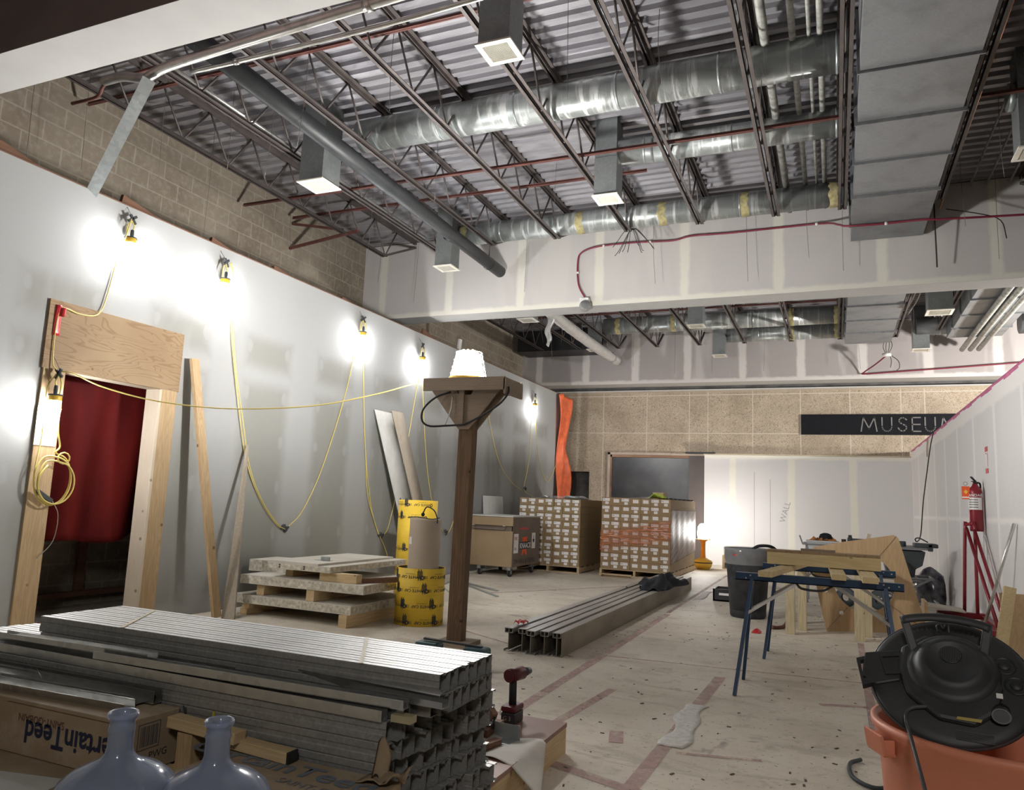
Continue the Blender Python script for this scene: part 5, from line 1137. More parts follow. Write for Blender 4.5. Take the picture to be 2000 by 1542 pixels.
t = thing('shelf_board', 'pale board with a timber end lying on the red cart base', 'board', (1.05, 9.3, .26))
MB().obox((1.04, 9.2, .305), (.17,0,-.018), (0,.17,0), (0,0,.008)).build('board', M['core_face'], t); MB().box(.84, .87, 9.03, 9.37, .20, .36).build('timber_end', M['pine_y'], t)
t = thing('fire_extinguisher', 'red fire extinguisher with orange tag hung on the right partition', 'extinguisher', (1.38, 9.3, 1.1))
c = (1.375, 9.3, 0)
MB().lathe([(0,1.10), (.060,1.10), (.065,1.115), (.065,1.50), (.058,1.545), (.03,1.575), (.022,1.60), (0,1.60)], c, 32).build('cylinder', M['red_enamel'], t)
MB().lathe([(.0660,1.325), (.0660,1.475)], c, 28, a0=2.6, a1=5.6).build('white_label', M['paper'], t)
MB().lathe([(.0664,1.475), (.0662,1.50)], c, 28, a0=2.6, a1=5.6).build('label_top', M['white_ink'], t)
for k in range(4): MB().lathe([(.0668,1.345+.026*k), (.0668,1.356+.026*k)], c, 16, a0=3.5, a1=4.9).build('label_print', M['saw_grey'], t)
MB().lathe([(.0664,1.452), (.0664,1.505)], c, 28, a0=3.4, a1=5.5).build('red_band', M['red_enamel'], t)
wrap_text('label_word', 'STANDARD', M['white_ink'], t, (1.375, 9.3), .0662, 4.45, 1.462, .040, flip=False, bold=0)
hh = MB().cyl((1.375,9.3,1.60), (1.375,9.3,1.625), .018, 12).bar((1.33,9.22,1.665), (1.385,9.33,1.625), .018, .012).bar((1.335,9.22,1.62), (1.385,9.32,1.615), .018, .008).tube(smooth([(1.39,9.31,1.61), (1.43,9.36,1.6), (1.435,9.38,1.5), (1.43,9.37,1.2)], 4), .010, 8)
hh.build('valve_handle', M['black'], t)
tg = MB(); tg.obox((1.285, 9.28, 1.50), (.036,-.008,0), (0,.0012,0), (0,0,.068)); tg.build('orange_tag', M['orange'], t)
MB().obox((1.285, 9.277, 1.452), (.034,-.008,0), (0,.0012,0), (0,0,.007)).build('tag_stripe', M['white_ink'], t)
MB().prism([(0,.024), (-.02,0), (0,-.024), (.02,0)], (1.285, 9.2765, 1.51), (.97,-.21,0), (0,0,1), (0,-.0008,0)).build('tag_diamond', M['yellow'], t)
MB().tube([(1.285+.018*math.cos(2*PI*k/12), 9.28, 1.595+.02*math.sin(2*PI*k/12)) for k in range(12)], .002, 5, closed=True).build('tag_ring', M['black'], t)
t = thing('wall_notice', 'narrow red and white fire notice on the right partition above the extinguisher', 'notice', (1.455, 9.1, 1.75))
for z0, z1, m in ((1.925, 1.975, 'red_tape'), (1.765, 1.915, 'paper'), (1.70, 1.75, 'red_tape')): MB().box(1.456, 1.4585, 9.02, 9.16, z0, z1).build('sheet', M[m], t)
MB().box(1.4555, 1.456, 9.02, 9.035, 1.765, 1.90).box(1.4555, 1.456, 9.06, 9.14, 1.90, 1.91).build('red_print', M['red_tape'], t)
t = thing('broom', 'long grey handled broom leaning on the right partition', 'broom', (1.25, 8.2, .2))
MB().tube([(1.235, 8.2, .26), (1.435, 7.80, 1.20)], .014, 10).build('handle', M['conduit'], t)
MB().lathe([(0,0), (.05,.0), (.055,.03), (.03,.09), (.018,.12), (0,.12)], (1.215, 8.24, .15), 20, (.2,-.38,.9)).build('bristle_head', plain('straw', (.50,.36,.18), .9, var=.3, scale=40), t)
solo(MB().box(1.1, 1.35, 8.12, 8.4, 0, .15), 'wood_block', M['brown_board'], 'brown block on the floor carrying the broom head', 'block')
# leaning plywood and timber at the right edge of the picture
solo(MB().obox((1.16, 6.05, .37), (.13,0,.0), (0,.14,.36), (.0,.009,-.003)), 'plywood_sheet', M['ply_v'], 'plywood offcut leaning at the right frame edge behind the vacuum head', 'plywood')
solo(MB().bar((.93, 6.0, .0), (1.08, 6.1, .78), .07, .038, (0,1,0)), 'lumber', M['new_pine'], 'pale timber leaning at the right frame edge beside the plywood', 'timber')
# writing and marks on the far board wall
lettering('wall_writing', 'WALL', plain('pencil_grey', (.42,.41,.42), .9), bpy.data.objects['wall_board_far'], (-.98, 17.298, .98), (.26,0,.97), (-.97,0,.26), .17)
for x, z0, z1 in ((-1.62+.01, .3, 2.05), (-1.28, .3, 1.9)): MB().box(x, x+.006, 17.298, 17.2995, z0, z1).build('pencil_line', M['saw_grey'], bpy.data.objects['wall_board_far'])
bpy.data.objects['wall_writing']['kind'] = 'structure'
# black sign with raised letters on the stone wall
t = thing('wall_sign', 'long black sign on the stone wall with pale letters, end hidden by the partition', 'sign', (.6, 17.42, 2.9))
MB().box(-.64, 2.4, 17.41, 17.45, 2.895, 3.335).build('panel', plain('black_sign_panel', (.010,.011,.014), .6, spec=.15), t)
M['sign_letter'] = plain('pale_grey_letter', (.20,.195,.19), .6)
def letter_bar(pts, name='sign_letter'):
    b = MB(); w = .026
    for p, q in zip(pts, pts[1:]): b.bar((p[0], 17.405, p[1]), (q[0], 17.405, q[1]), w, .012, (0,1,0))
    return b
z0, z1 = 2.97, 3.255
def L(x, f, name):
    o = f(x).build('letter', M['sign_letter'], t); return o
def strokes(*segs):
    b = MB()
    for pts in segs:
        for p, q in zip(pts, pts[1:]):
            d = Vector((q[0]-p[0], 0, q[1]-p[1])).normalized()*.010
            b.bar(Vector((p[0], 17.404, p[1]))-d, Vector((q[0], 17.404, q[1]))+d, .012, .026, (0,1,0)) if False else b.obox(((p[0]+q[0])/2, 17.404, (p[1]+q[1])/2), Vector(((q[0]-p[0])/2, 0, (q[1]-p[1])/2))+d, (0,.006,0), Vector((-(d.z), 0, d.x)).normalized()*.0125)
    return b
def U(x): 
    a = [(x, z1), (x, z0+.10)]+[(x+.09-.09*math.cos(k*PI/8), z0+.10-.10*math.sin(k*PI/8)) for k in range(1, 9)]+[(x+.18, z1)]; return strokes(a)
def S_(x):
    p = [(x+.155, z1-.045), (x+.12, z1-.012), (x+.08, z1), (x+.035, z1-.02), (x+.015, z1-.065), (x+.03, z1-.105), (x+.08, z1-.135), (x+.135, z1-.165), (x+.155, z1-.21), (x+.135, z0+.03), (x+.085, z0), (x+.03, z0+.02), (x, z0+.07)]; return strokes(p)
def Mm(x): return strokes([(x, z0), (x+.045, z1), (x+.15, z0+.06), (x+.255, z1), (x+.30, z0)])
def Ee(x): return strokes([(x+.15, z1), (x, z1), (x, z0), (x+.15, z0)], [(x, (z0+z1)/2), (x+.14, (z0+z1)/2)])
for f, x in ((Mm, .545), (U, .945), (S_, 1.245), (Ee, 1.505), (U, 1.74), (Mm, 2.02)): f(x).build('letter', M['sign_letter'], t)

# ---------------------------------------------------------------- floor: pink tape residue, scrape, debris
def m_tape():
    t = NT('worn_pink_tape'); n = t.noise(4, None, 5, .7); m2 = t.noise(1.6)
    return t.fin(t.ramp(m2, [(.3, (.58,.38,.36)), (.7, (.64,.48,.44))]), .7, 0, .2, Alpha=t.ma('MULTIPLY', t.sm(n, .25, .65), .6))
M['floor_tape'] = m_tape()
tapes = (((-1.74,4.2),(-1.78,8.9),.07,'worn pink tape line on the floor beside the aluminium beams'), ((-1.80,9.0),(-1.86,14.8),.05,'faint pink tape line running on to the far wall'), ((-1.46,4.1),(-1.38,5.1),.06,'short pink tape strip before the cordless driver'),
         ((.19,4.6),(.21,8.2),.055,'long pink tape line under the right side of the trestles'), ((-1.74,6.15),(.22,6.32),.022,'thin pink line crossing the floor under the trestles'), ((-.11,5.46),(.19,5.57),.05,'short pink tape dash right of the near trestle foot'),
         ((-.84,3.3),(-.79,5.9),.075,'wide pink tape line through the white scraped patch'), ((-1.28,3.55),(-.78,3.38),.075,'wide pink tape strip at the foot of the plywood platform'), ((-1.11,4.2),(-1.06,4.0),.075,'short pink tape patch on the floor right of the platform'),
         ((-2.55,6.2),(-1.95,5.95),.03,'thin pink line at the near ends of the aluminium beams'), ((-3.2,6.5),(-2.5,6.1),.025,'thin pink line between the form tube and the aluminium beams'), ((-.75,4.0),(-.35,4.1),.03,'faint pink line right of the scraped patch'), ((-4.2,9.2),(-2.6,12.0),.03,'faint pink line before the carton stacks'))
for i, ((xa, ya), (xb, yb), w, l) in enumerate(tapes): solo(MB().bar((xa, ya, .0012+.0003*i/2), (xb, yb, .0012+.0003*i/2), w, .0012), 'floor_tape', M['floor_tape'], l, 'tape', 'pink tape lines on the floor')
M['scrape'] = plain('white_scraped_paper', (.66,.64,.60), .8, var=.15, scale=25)
random.seed(9)
solo(MB().grid(lambda a, b: (-.80+.02*math.sin(b*6)+(a-.5)*(.13+.03*math.sin(b*13)), 4.08+b*.92, .003+.004*math.sin(a*9+b*22)**2), 5, 26, (0,0,-.002)), 'torn_paper', M['scrape'], 'torn white paper strip stuck to the floor in the foreground', 'paper')
solo(MB().grid(lambda a, b: (-1.72+.02*math.sin(b*6)+(a-.5)*.10, 10.6+b*1.1, .003+.003*math.sin(a*9+b*22)**2), 4, 16, (0,0,-.002)), 'torn_paper', M['scrape'], 'torn white paper patches beside the far end of the beams', 'paper')
M['debris'] = plain('dark_debris', (.10,.075,.06), .9, var=.4, scale=30)
mb = MB(); random.seed(21)
for k in range(330):
    x = random.uniform(-2.6, 1.2); y = 3.3+random.random()**1.4*8; s = random.uniform(.004, .014); a = random.random()*PI
    if -2.55 < x < -1.95 and y > 5.7: continue
    mb.obox((x, y, .002), (s*math.cos(a), s*math.sin(a), 0), (-s*.4*math.sin(a), s*.4*math.cos(a), 0), (0,0,.0015))
o = solo(mb, 'floor_grit', M['debris'], 'dark grit and crumbs scattered over the concrete floor', 'debris', kind='stuff')
solo(MB().grid(lambda a, b: (-.79+.09*a, 8.15+.12*b, .003+.03*math.sin(a*PI)*b), 4, 4, (0,0,.002)), 'tape_scrap', M['red_tape'], 'small red scrap on the floor left of the near trestle', 'scrap')
# ---------------------------------------------------------------- orange bin with the shop vacuum head
M['orange_bin'] = plain('faded_orange_plastic', (.62,.22,.13), .5, var=.12, scale=4, spec=.35)
bc = (.378, 2.325)
t = thing('orange_bin', 'faded orange round bin in the right foreground carrying the vacuum head', 'bin', (bc[0], bc[1], 0))
MB().lathe([(0,.0), (.235,.0), (.245,.02), (.272,.55), (.278,.64), (.288,.66), (.288,.70), (.298,.715), (.298,.73), (.286,.735), (.278,.72), (.268,.55), (.24,.04), (0,.03)], (*bc, 0), 72).xf(Matrix.Diagonal((1,1,.955,1))).build('body', M['orange_bin'], t)
for a in (PI*1.13, 0.13*PI):
    u = Vector((math.cos(a), math.sin(a), 0)); v = Vector((-u.y, u.x, 0)); o = Vector((*bc, 0))
    hb = MB(); 
    for s in (-1, 1): hb.obox(o+u*.305+v*s*.040+Vector((0,0,.655)), u*.014, v*.004, (0,0,.018))
    hb.obox(o+u*.320+Vector((0,0,.66)), u*.004, v*.046, Vector((0,0,.024))+u*.004); hb.obox(o+u*.304+Vector((0,0,.637)), u*.016, v*.042, (0,0,.004))
    hb.build('side_handle', M['orange_bin'], t, .003)
t = thing('vacuum_head', 'black shop vacuum head tilted on top of the orange bin', 'vacuum', (.234, 2.03, .84))
M['vac'] = plain('dusty_black_plastic', (.030,.031,.033), .55, var=.45, scale=7, bump=.05, spec=.55); M['vac_edge'] = plain('worn_black_rim', (.075,.075,.08), .5, var=.2, scale=5)
Pc = Vector((0.261, 2.249, 0.817))
tocam = (Vector((0,0,1.22))-Pc).normalized(); az = Vector((tocam.x, tocam.y, 0)).normalized(); el_ = math.radians(46)
nrm = (az*math.cos(el_)+Vector((0,0,1))*math.sin(el_)).normalized(); rx = Vector((0,0,1)).cross(nrm).normalized(); ry = nrm.cross(rx).normalized()
kz = .57
FM = Matrix(((rx.x*.96, ry.x*.96, nrm.x*kz, Pc.x), (rx.y*.96, ry.y*.96, nrm.y*kz, Pc.y), (rx.z*.96, ry.z*.96, nrm.z*kz, Pc.z), (0,0,0,1)))
def vb(mb, name, mat='vac', bevel=0, par=None): return mb.xf(FM).build(name, M[mat], par or t, bevel)
vb(MB().lathe([(0,-.06), (.15,-.055), (.182,-.03), (.190,-.012), (.190,.0), (.182,.012), (.165,.018), (.0,.022)], (0,0,0), 72), 'rim_disc')
vb(MB().lathe([(.188,-.014), (.194,-.006), (.190,.003)], (0,0,0), 72), 'rim_lip', 'vac_edge')
vb(MB().lathe([(.112,.012), (.104,.045), (.096,.055), (.092,.058), (.086,.06), (.080,.085), (.066,.095), (.058,.096), (.056,.090), (.028,.094), (.026,.092), (0,.092)], (.004,.020,0), 56), 'motor_dome')
vb(MB().prism([(-.115,.075), (-.06,.12), (.06,.115), (.10,.06), (.115,-.02), (.10,-.09), (.05,-.135), (-.03,-.13), (-.10,-.07), (-.12,0)], (0,0,.01), (1,0,0), (0,1,0), (0,0,.035)), 'housing', 'vac', .012)
vb(MB().lathe([(0,.0935), (.0265,.0935), (.0265,.096), (.024,.097), (0,.097)], (.002,.040,0), 36), 'vent_disc', 'black')
g = MB()
for k in range(-6, 7):
    x = k*.0038; h = math.sqrt(max(0, .0245**2-x*x)); g.box(.002+x-.0007, .002+x+.0007, .040-h, .040+h, .097, .0995)
vb(g, 'vent_slat', 'vac_edge')
g = MB(); arc = [(.190*math.sin(a)*.70-.008, .098+.055*math.cos(a)) for a in (math.radians(x) for x in range(-52, 53, 8))]
g.tube([(x, y, .105) for x, y in arc], .0125, 12); vb(g, 'carry_handle')
vb(MB().bar((-.105,.135,.10), (-.078,.05,.03), .022, .016), 'handle_leg', 'vac', .003); vb(MB().bar((.090,.135,.10), (.076,.06,.03), .022, .016), 'handle_leg', 'vac', .003)
g = MB()
for k in range(-9, 10):
    a = math.radians(k*4.2); g.bar((.150*math.sin(a)-.008, .165*math.cos(a)-.012, .02), (.160*math.sin(a)-.008, .176*math.cos(a)-.012, .02), .002, .004)
vb(g, 'scale_mark', 'vac_edge')
g = MB(); g.prism([(-.205,.045), (-.115,.068), (-.115,-.030), (-.172,-.052), (-.208,-.03)], (0,0,.0), (1,0,0), (0,1,0), (0,0,.030)); vb(g, 'latch_block', 'vac', .004)
vb(MB().ring([(-.168,.040), (-.112,.052), (-.112,-.014), (-.150,-.022)], [(-.160,.032), (-.119,.041), (-.119,-.006), (-.146,-.012)], (0,0,.030), (1,0,0), (0,1,0), (0,0,.010)), 'socket_frame')
vb(MB().ring([(-.225,.022), (-.195,.036), (-.178,-.048), (-.205,-.062)], [(-.215,.016), (-.203,.022), (-.190,-.034), (-.203,-.040)], (0,0,.0), (1,0,0), (0,1,0), (0,0,.028)), 'side_grip')
for x, y in ((.122,.058), (.144,.002)):
    vb(MB().lathe([(.027,.018), (.026,.024), (.022,.024), (.020,.014), (0,.012)], (x, y, 0), 32), 'port_ring', 'black'); vb(MB().lathe([(0,.026), (.012,.026), (.014,.020), (.014,.014)], (x, y, 0), 24), 'port_plug')
vb(MB().cyl((.105,-.075,.02), (.105,-.105,.055), .021, 24).cyl((.105,-.104,.054), (.105,-.106,.056), .017, 20), 'hose_port', 'black')
vb(MB().box(.098,.112,-.052,-.038,.045,.048), 'small_tag', 'paper')
vb(MB().prism([(-.002,0), (.052,.0), (.055,.010), (0,.009)], (.012,-.122,.0455), (1,0,0), (0,1,0), (0,0,.001)), 'warning_label', 'yellow_dirty') if 'yellow_dirty' in M else None
M['yellow_dirty'] = plain('dirty_yellow_label', (.42,.33,.10), .6); vb(MB().prism([(-.002,0), (.050,.0), (.053,.009), (0,.008)], (.012,-.128,.0455), (1,0,0), (0,1,0), (0,0,.001)), 'warning_label', 'yellow_dirty')
M['dull_print'] = plain('dull_print', (.10,.10,.10), .7)
g = MB()
for k in range(8): g.box(.008, .088, -.150-.0032*k, -.1485-.0032*k, .022, .0226)
vb(g, 'rating_print', 'dull_print')
vb(MB().tube(smooth([(-.025,.118,.07), (-.028,.132,.085), (-.02,.14,.088), (-.012,.128,.08), (-.008,.138,.09), (.0,.14,.085), (.002,.118,.07)], 4), .002, 6), 'twist_wire', 'black')
pc = [FM @ Vector(p) for p in ((-.05,-.10,.035), (-.085,-.108,.03), (-.100,-.125,.03))]
bp = [Vector((.166,2.03,.76)), Vector((.168,2.0,.735))]
solo(MB().tube(smooth(pc+[FM @ Vector((-.100,-.155,.045)), FM @ Vector((-.092,-.185,.035)), Vector((.175,1.985,.62)), Vector((.20,1.99,.50)), Vector((.235,1.97,.38)), Vector((.26,1.95,.2)), Vector((.27,1.95,.02))], 6), .0045, 10), 'power_cord', plain('dark_grey_cord', (.07,.07,.072), .5), 'dark cord running from the vacuum head over the orange bin rim', 'cord')
solo(MB().tube(smooth([(.10,4.35,.012), (.05,4.25,.012), (.06,4.05,.012), (.14,3.95,.012), (.22,4.0,.012)], 6), .010, 8), 'hose_end', M['saw_dark'], 'dark hose curl on the floor behind the orange bin', 'hose')

# ---------------------------------------------------------------- plywood platform, driver, paper
t = thing('plywood_platform', 'low reddish plywood platform with timber edges under the stud pile', 'platform', (-2.4, 2.9, 0))
M['form_ply'] = plain('reddish_form_ply', (.27,.15,.12), .45, var=.25, scale=2.5, spec=.4)
MB().box(-3.9, -1.235, 1.0, 3.72, .122, .142).build('top_sheet', M['form_ply'], t)
MB().box(-1.275, -1.237, 1.0, 3.715, 0, .121).build('edge_timber', M['pine_y'], t); MB().box(-3.9, -1.28, 3.68, 3.715, 0, .121).build('back_timber', M['pine_x'], t)
MB().box(-3.9, -1.3, 1.0, 1.04, 0, .121).build('front_timber', M['pine_x'], t)
t = thing('cordless_driver', 'red and black cordless driver standing on its battery on the platform', 'power tool', (-1.47, 3.58, .142))
c = Vector((-1.475, 3.585, .142))
M['tool_red'] = plain('tool_red', (.085,.008,.012), .45, spec=.4)
MB().box(c.x-.038, c.x+.038, c.y-.055, c.y+.055, c.z, c.z+.055).build('battery', M['black'], t, .006)
MB().box(c.x-.040, c.x+.040, c.y-.058, c.y+.058, c.z+.056, c.z+.085).build('foot', M['tool_red'], t, .010)
MB().tube([(c.x, c.y, c.z+.08), (c.x, c.y-.005, c.z+.21)], .019, 14).build('grip', M['black_rubber'], t)
MB().cyl((c.x-.005, c.y-.045, c.z+.225), (c.x+.02, c.y+.06, c.z+.225), .032, 22).build('motor_body', M['tool_red'], t)
MB().cyl((c.x+.02, c.y+.06, c.z+.225), (c.x+.035, c.y+.125, c.z+.225), .026, 18, r2=.016).build('nose', M['black'], t)
MB().cyl((c.x-.007, c.y-.052, c.z+.225), (c.x-.005, c.y-.045, c.z+.225), .030, 20).build('end_cap', M['tool_red'], t)
MB().tube(smooth([(c.x-.045,c.y,c.z+.07), (c.x-.06,c.y-.01,c.z+.05), (c.x-.055,c.y-.02,c.z+.03), (c.x-.042,c.y,c.z+.05)], 4), .003, 6).build('belt_hook', M['conduit'], t)
lettering('handwritten_mark', 'G 3', M['conduit'], t, (c.x-.025, c.y-.0565, c.z+.020), (1,0,0), (0,0,1), .028)
t = thing('steel_angle', 'short bent steel track end on the platform below the driver', 'steel piece', (-1.45, 3.42, .142))
MB().obox((-1.41, 3.33, .176), (.085,-.005,0), (0,.0008,0), (0,.0,.033)).build('upright_flange', M['duct_new'], t); MB().obox((-1.40, 3.29, .1435), (.09,-.01,0), (.007,.038,0), (0,0,.0009)).build('flat_flange', M['duct_new'], t)
def paper(a, b):
    x = -1.52+a*.30+b*.13; y = 3.36-b*.30+a*.02; z = .146
    e = x+.235+1.0-.0
    d = max(0, (x-(-1.235))); z = .146-min(.135, d*.75)+.006*math.sin(a*9+b*6); y -= .10*a*b
    return (x, y, z)
solo(MB().grid(paper, 18, 18, (0,0,.0012)), 'paper_sheet', plain('grubby_paper', (.56,.53,.48), .8, var=.1, scale=6), 'grubby white sheet draped over the platform edge', 'paper')
solo(MB().bar((-1.52, 2.70, .155), (-1.40, 3.25, .155), .04, .02), 'lumber', M['brown_board'], 'thin reddish strip on the platform beside the stud pile', 'timber')
t = thing('hand_broom', 'brown wooden brush lying at the right end of the stud pile', 'brush', (-1.40, 3.3, .25))
MB().prism([(0,.0), (.03,-.01), (.16,-.115), (.15,-.14), (.02,-.14), (-.01,-.06)], (-1.60, 3.36, .36), (.93,-.36,0), (0,0,1), (.01,.03,0)).build('wooden_back', M['brown_board'], t)
g = MB(); random.seed(2)
for k in range(60):
    a = random.random(); g.tube([(-1.57+a*.13, 3.35-a*.05+random.uniform(0,.03), .235), (-1.57+a*.13+random.uniform(-.01,.01), 3.34-a*.05, .185+random.uniform(0,.015))], .0016, 4)
b_ = g.build('bristles', M['black'], t); b_['kind'] = 'stuff'
solo(MB().box(-1.62, -1.46, 3.26, 3.45, .142, .186), 'wood_block', M['brown_board'], 'timber block under the brown brush', 'block')
# green case by the post foot
M['case'] = plain('dark_green_plastic', (.018,.055,.065), .45, var=.15, scale=6, spec=.45)
t = thing('tool_case', 'dark green power tool case standing behind the stud pile at the post foot', 'tool case', (-2.6, 5.12, 0))
MB().box(-2.89, -2.31, 5.05, 5.18, 0, .10).build('lower_shell', M['case'], t, .02)
MB().box(-2.89, -2.70, 5.05, 5.18, .09, .155).build('shoulder', M['case'], t, .02); MB().box(-2.49, -2.31, 5.05, 5.18, .09, .155).build('shoulder', M['case'], t, .02)
MB().bar((-2.84, 5.115, .172), (-2.36, 5.115, .158), .03, .014).build('carry_handle', M['black'], t, .003)
MB().box(-2.66, -2.58, 5.045, 5.052, .105, .13).build('handle_label', M['pallet'], t)

# ---------------------------------------------------------------- pile of steel studs
M['stud_metal'] = galv('stud_zinc', (.38,.375,.36), .5, .55, None, 90, .3)
def end_x(y): return -1.285+(y-2.11)*.19
G = 'steel studs in the foreground pile'
def stud_mesh(mb, y, z, x0, x1, fl, h=.0625, d=.0292, th=.0011):
    # web vertical at y, flanges toward +y (fl=1) or -y
    s = fl; pts = [(s*d,0), (s*d,.008), (s*(d-th),.008), (s*(d-th),th), (s*(th+.002),th), (s*(th+.003),h-th), (s*(d-th),h-th), (s*(d-th),h-.008), (s*d,h-.008), (s*d,h), (s*.002,h), (0,h-.003), (0,h*.66), (s*.0025,h*.60), (s*.0025,h*.40), (0,h*.34), (0,.003), (s*.002,0)]
    P = [(x0, y+a, z+b) for a, b in pts]; Q = [(x1, y+a, z+b) for a, b in pts]; n = len(pts)
    mb._add(P+Q, [(i, (i+1) % n, n+(i+1) % n, n+i) for i in range(n)]); return mb
random.seed(33)
pro = {}
for fl in (1, -1):
    o = stud_mesh(MB(), 0, 0, -2.45, 0, fl).build('steel_stud', M['stud_metal']); pro[fl] = [o, False]
def place(fl, x, y, z, label, rz=0, sx=1):
    o, used = pro[fl]
    if used: o = o.copy(); COL.objects.link(o)
    pro[fl][1] = True; o.location = (x, y, z); o.rotation_euler = (0,0,rz); o.scale = (sx,1,1); tag(o, label, 'steel stud', G); return o
rows = ('bottom', 'second', 'third', 'fourth', 'fifth', 'sixth')
for r in range(6):
    for k in range(17):
        fl = 1 if k % 2 == 0 else -1; y = 2.112+.0338*k + (0 if fl == 1 else .0325)
        jx = random.uniform(-.012, .012)+(.02 if r < 2 else 0)-.018*(r == 3)
        place(fl, end_x(2.112+.0338*k)+jx, y, .139+.0638*r, 'zinc stud in the %s layer of the foreground pile, %s' % (rows[r], 'nearest the camera' if k == 0 else 'farthest from the camera' if k == 16 else '%s from the near side' % (ORD+('eleventh','twelfth','thirteenth','fourteenth','fifteenth','sixteenth'))[k]))
for r in range(2):
    for k in range(12):
        fl = 1 if k % 2 == 0 else -1; y = 2.255+.0335*k + (0 if fl == 1 else .0325)
        place(fl, -1.175+random.uniform(-.006, .006)-(.01*r), y, .523+.0638*r, 'zinc stud in the %s layer of the strapped top bundle, %s' % (('lower', 'upper')[r], 'nearest the camera' if k == 0 else 'farthest from the camera' if k == 11 else '%s from the near side' % (ORD+('eleventh',))[k]), 0, .785)
M['strap'] = plain('tan_strap', (.42,.36,.22), .5)
solo(MB().obox((-1.61, 2.45, .652), (.125,-.205,0), (.006,.0037,0), (0,0,.0006)), 'band_strap', M['strap'], 'tan band across the right half of the strapped top bundle', 'strap', 'bundle straps')
solo(MB().obox((-2.75, 2.44, .652), (.125,-.19,0), (.006,.0037,0), (0,0,.0006)), 'band_strap', M['strap'], 'tan band across the left half of the strapped top bundle', 'strap', 'bundle straps')
# loose tracks lying on the near part of the pile
M['track'] = galv('bright_track', (.60,.60,.58), .24, .9, None, 30, .15)
def track(p, q, label, w=.066, h=.030, roll=0, th=.001, grp='loose tracks on the stud pile'):
    p, q = Vector(p), Vector(q); up = Matrix.Rotation(roll, 3, (q-p).normalized()) @ Vector((0,0,1))
    pts = [(-w/2,0), (w/2,0), (w/2,h), (w/2-th,h), (w/2-th,th), (-w/2+th,th), (-w/2+th,h), (-w/2,h)]
    return solo(MB().prof(p, q, pts, up), 'steel_track', M['track'], label, 'steel track', grp)
z = .523
track((-3.3, 2.225, z), (-1.19, 2.235, z+.003), 'long open track lying upright in front of the strapped bundle', .05, .045)
track((-3.25, 2.175, z+.001), (-1.25, 2.165, z+.001), 'bright track lying along the near edge of the pile', .04, .05)
track((-3.3, 2.135, z+.0), (-1.30, 2.115, z+.0), 'dark faced track on the nearest edge of the pile', .034, .034)
track((-2.6, 2.13, z+.036), (-1.24, 2.14, z+.038), 'shorter track stacked on the nearest track', .034, .028)
track((-3.2, 2.155, z+.05), (-2.35, 2.165, z+.056), 'bright short track lying on the left part of the pile', .05, .02)
track((-1.75, 2.262, z+.052), (-1.165, 2.228, z+.048), 'dark track tilted against the strapped bundle, right end', .05, .030, -1.2)
track((-1.5, 2.205, z+.048), (-1.13, 2.195, z+.045), 'stub of bright track sticking out at the right end of the pile', .045, .02)
solo(MB().box(-1.28, -1.21, 2.12, 2.16, .5235, .545), 'yellow_offcut', M['strap'], 'small yellowish block under the track ends', 'block')
# left heap of tracks on the carton
for i, (p, q, w, h, ro, l) in enumerate((((-3.3,2.0,.462),(-2.26,2.045,.458),.06,.03,0,'bright track lying on the left carton, topmost of the heap'), ((-3.3,1.93,.455),(-2.24,1.99,.452),.045,.028,.2,'dark track lying on the left carton in front of the bright one'), ((-3.3,2.06,.455),(-2.22,2.085,.455),.035,.045,0,'longest track of the heap on the left carton'))):
    track(p, q, l, w, h, ro, grp='tracks on the left carton')
solo(MB().tube([(-2.86,2.08,.50), (-2.70,1.99,.50)], .0015, 5), 'thin_wire', M['track'], 'thin straight wire resting on the left track heap', 'wire')
solo(MB().tube(smooth([(-2.11,2.10,.46), (-2.09,2.095,.40), (-2.075,2.09,.355), (-2.085,2.095,.40), (-2.10,2.10,.455)], 4), .0022, 6), 'tie_cord', M['black'], 'black tie looped round the near studs behind the right jug', 'tie')
solo(MB().box(-1.985, -1.975, 2.1085, 2.1105, .33, .455), 'yellow_strap', plain('yellow_strap_m', (.55,.45,.05), .5), 'narrow yellow strap on the near face of the stud pile', 'strap')

# ---------------------------------------------------------------- cartons of ceiling tiles
def m_tile_carton():
    t = NT('dusty_tile_carton'); n = t.noise(3, None, 4); c = t.ramp(n, [(.3, (.27,.20,.13)), (.7, (.37,.285,.19))])
    c = t.mix(t.ma('MULTIPLY', t.sm(t.noise(7, None, 5, .7), .5, .65), .3), c, (.50,.45,.36)); return t.fin(c, .75, 0, .2)
M['tile_carton'] = m_tile_carton(); M['blue_print'] = plain('navy_print', (.025,.030,.065), .7); M['brown_print'] = plain('brown_print', (.13,.06,.04), .7); M['grey_print'] = plain('blue_grey_fade', (.17,.19,.23), .7)
G = 'ceiling tile cartons in the foreground'
t = thing('tile_carton', 'brown ceiling tile carton at left with upside-down blue maker name', 'carton', (-2.8, 2.0, .27), G)
MB().box(-3.45, -2.13, 1.89, 2.105, .27, .45).build('box', M['tile_carton'], t, .003)
f = 1.8885
lettering('maker_name', 'CertainTeed', M['blue_print'], t, (-2.12, f, .388), (-1,0,0), (0,0,-1), .104, bold=.02, sx=.93)
lettering('maker_subname', 'SAINT-GOBAIN', M['brown_print'], t, (-2.42, f, .407), (-1,0,0), (0,0,-1), .036, bold=.0, sx=.95)
MB().box(-2.72, -2.16, f-.0004, f, .436, .438).build('printed_line', M['brown_print'], t)
lettering('side_note', 'Do not', M['brown_print'], t, (-2.80, f, .37), (-1,0,0), (0,0,-1), .028); 
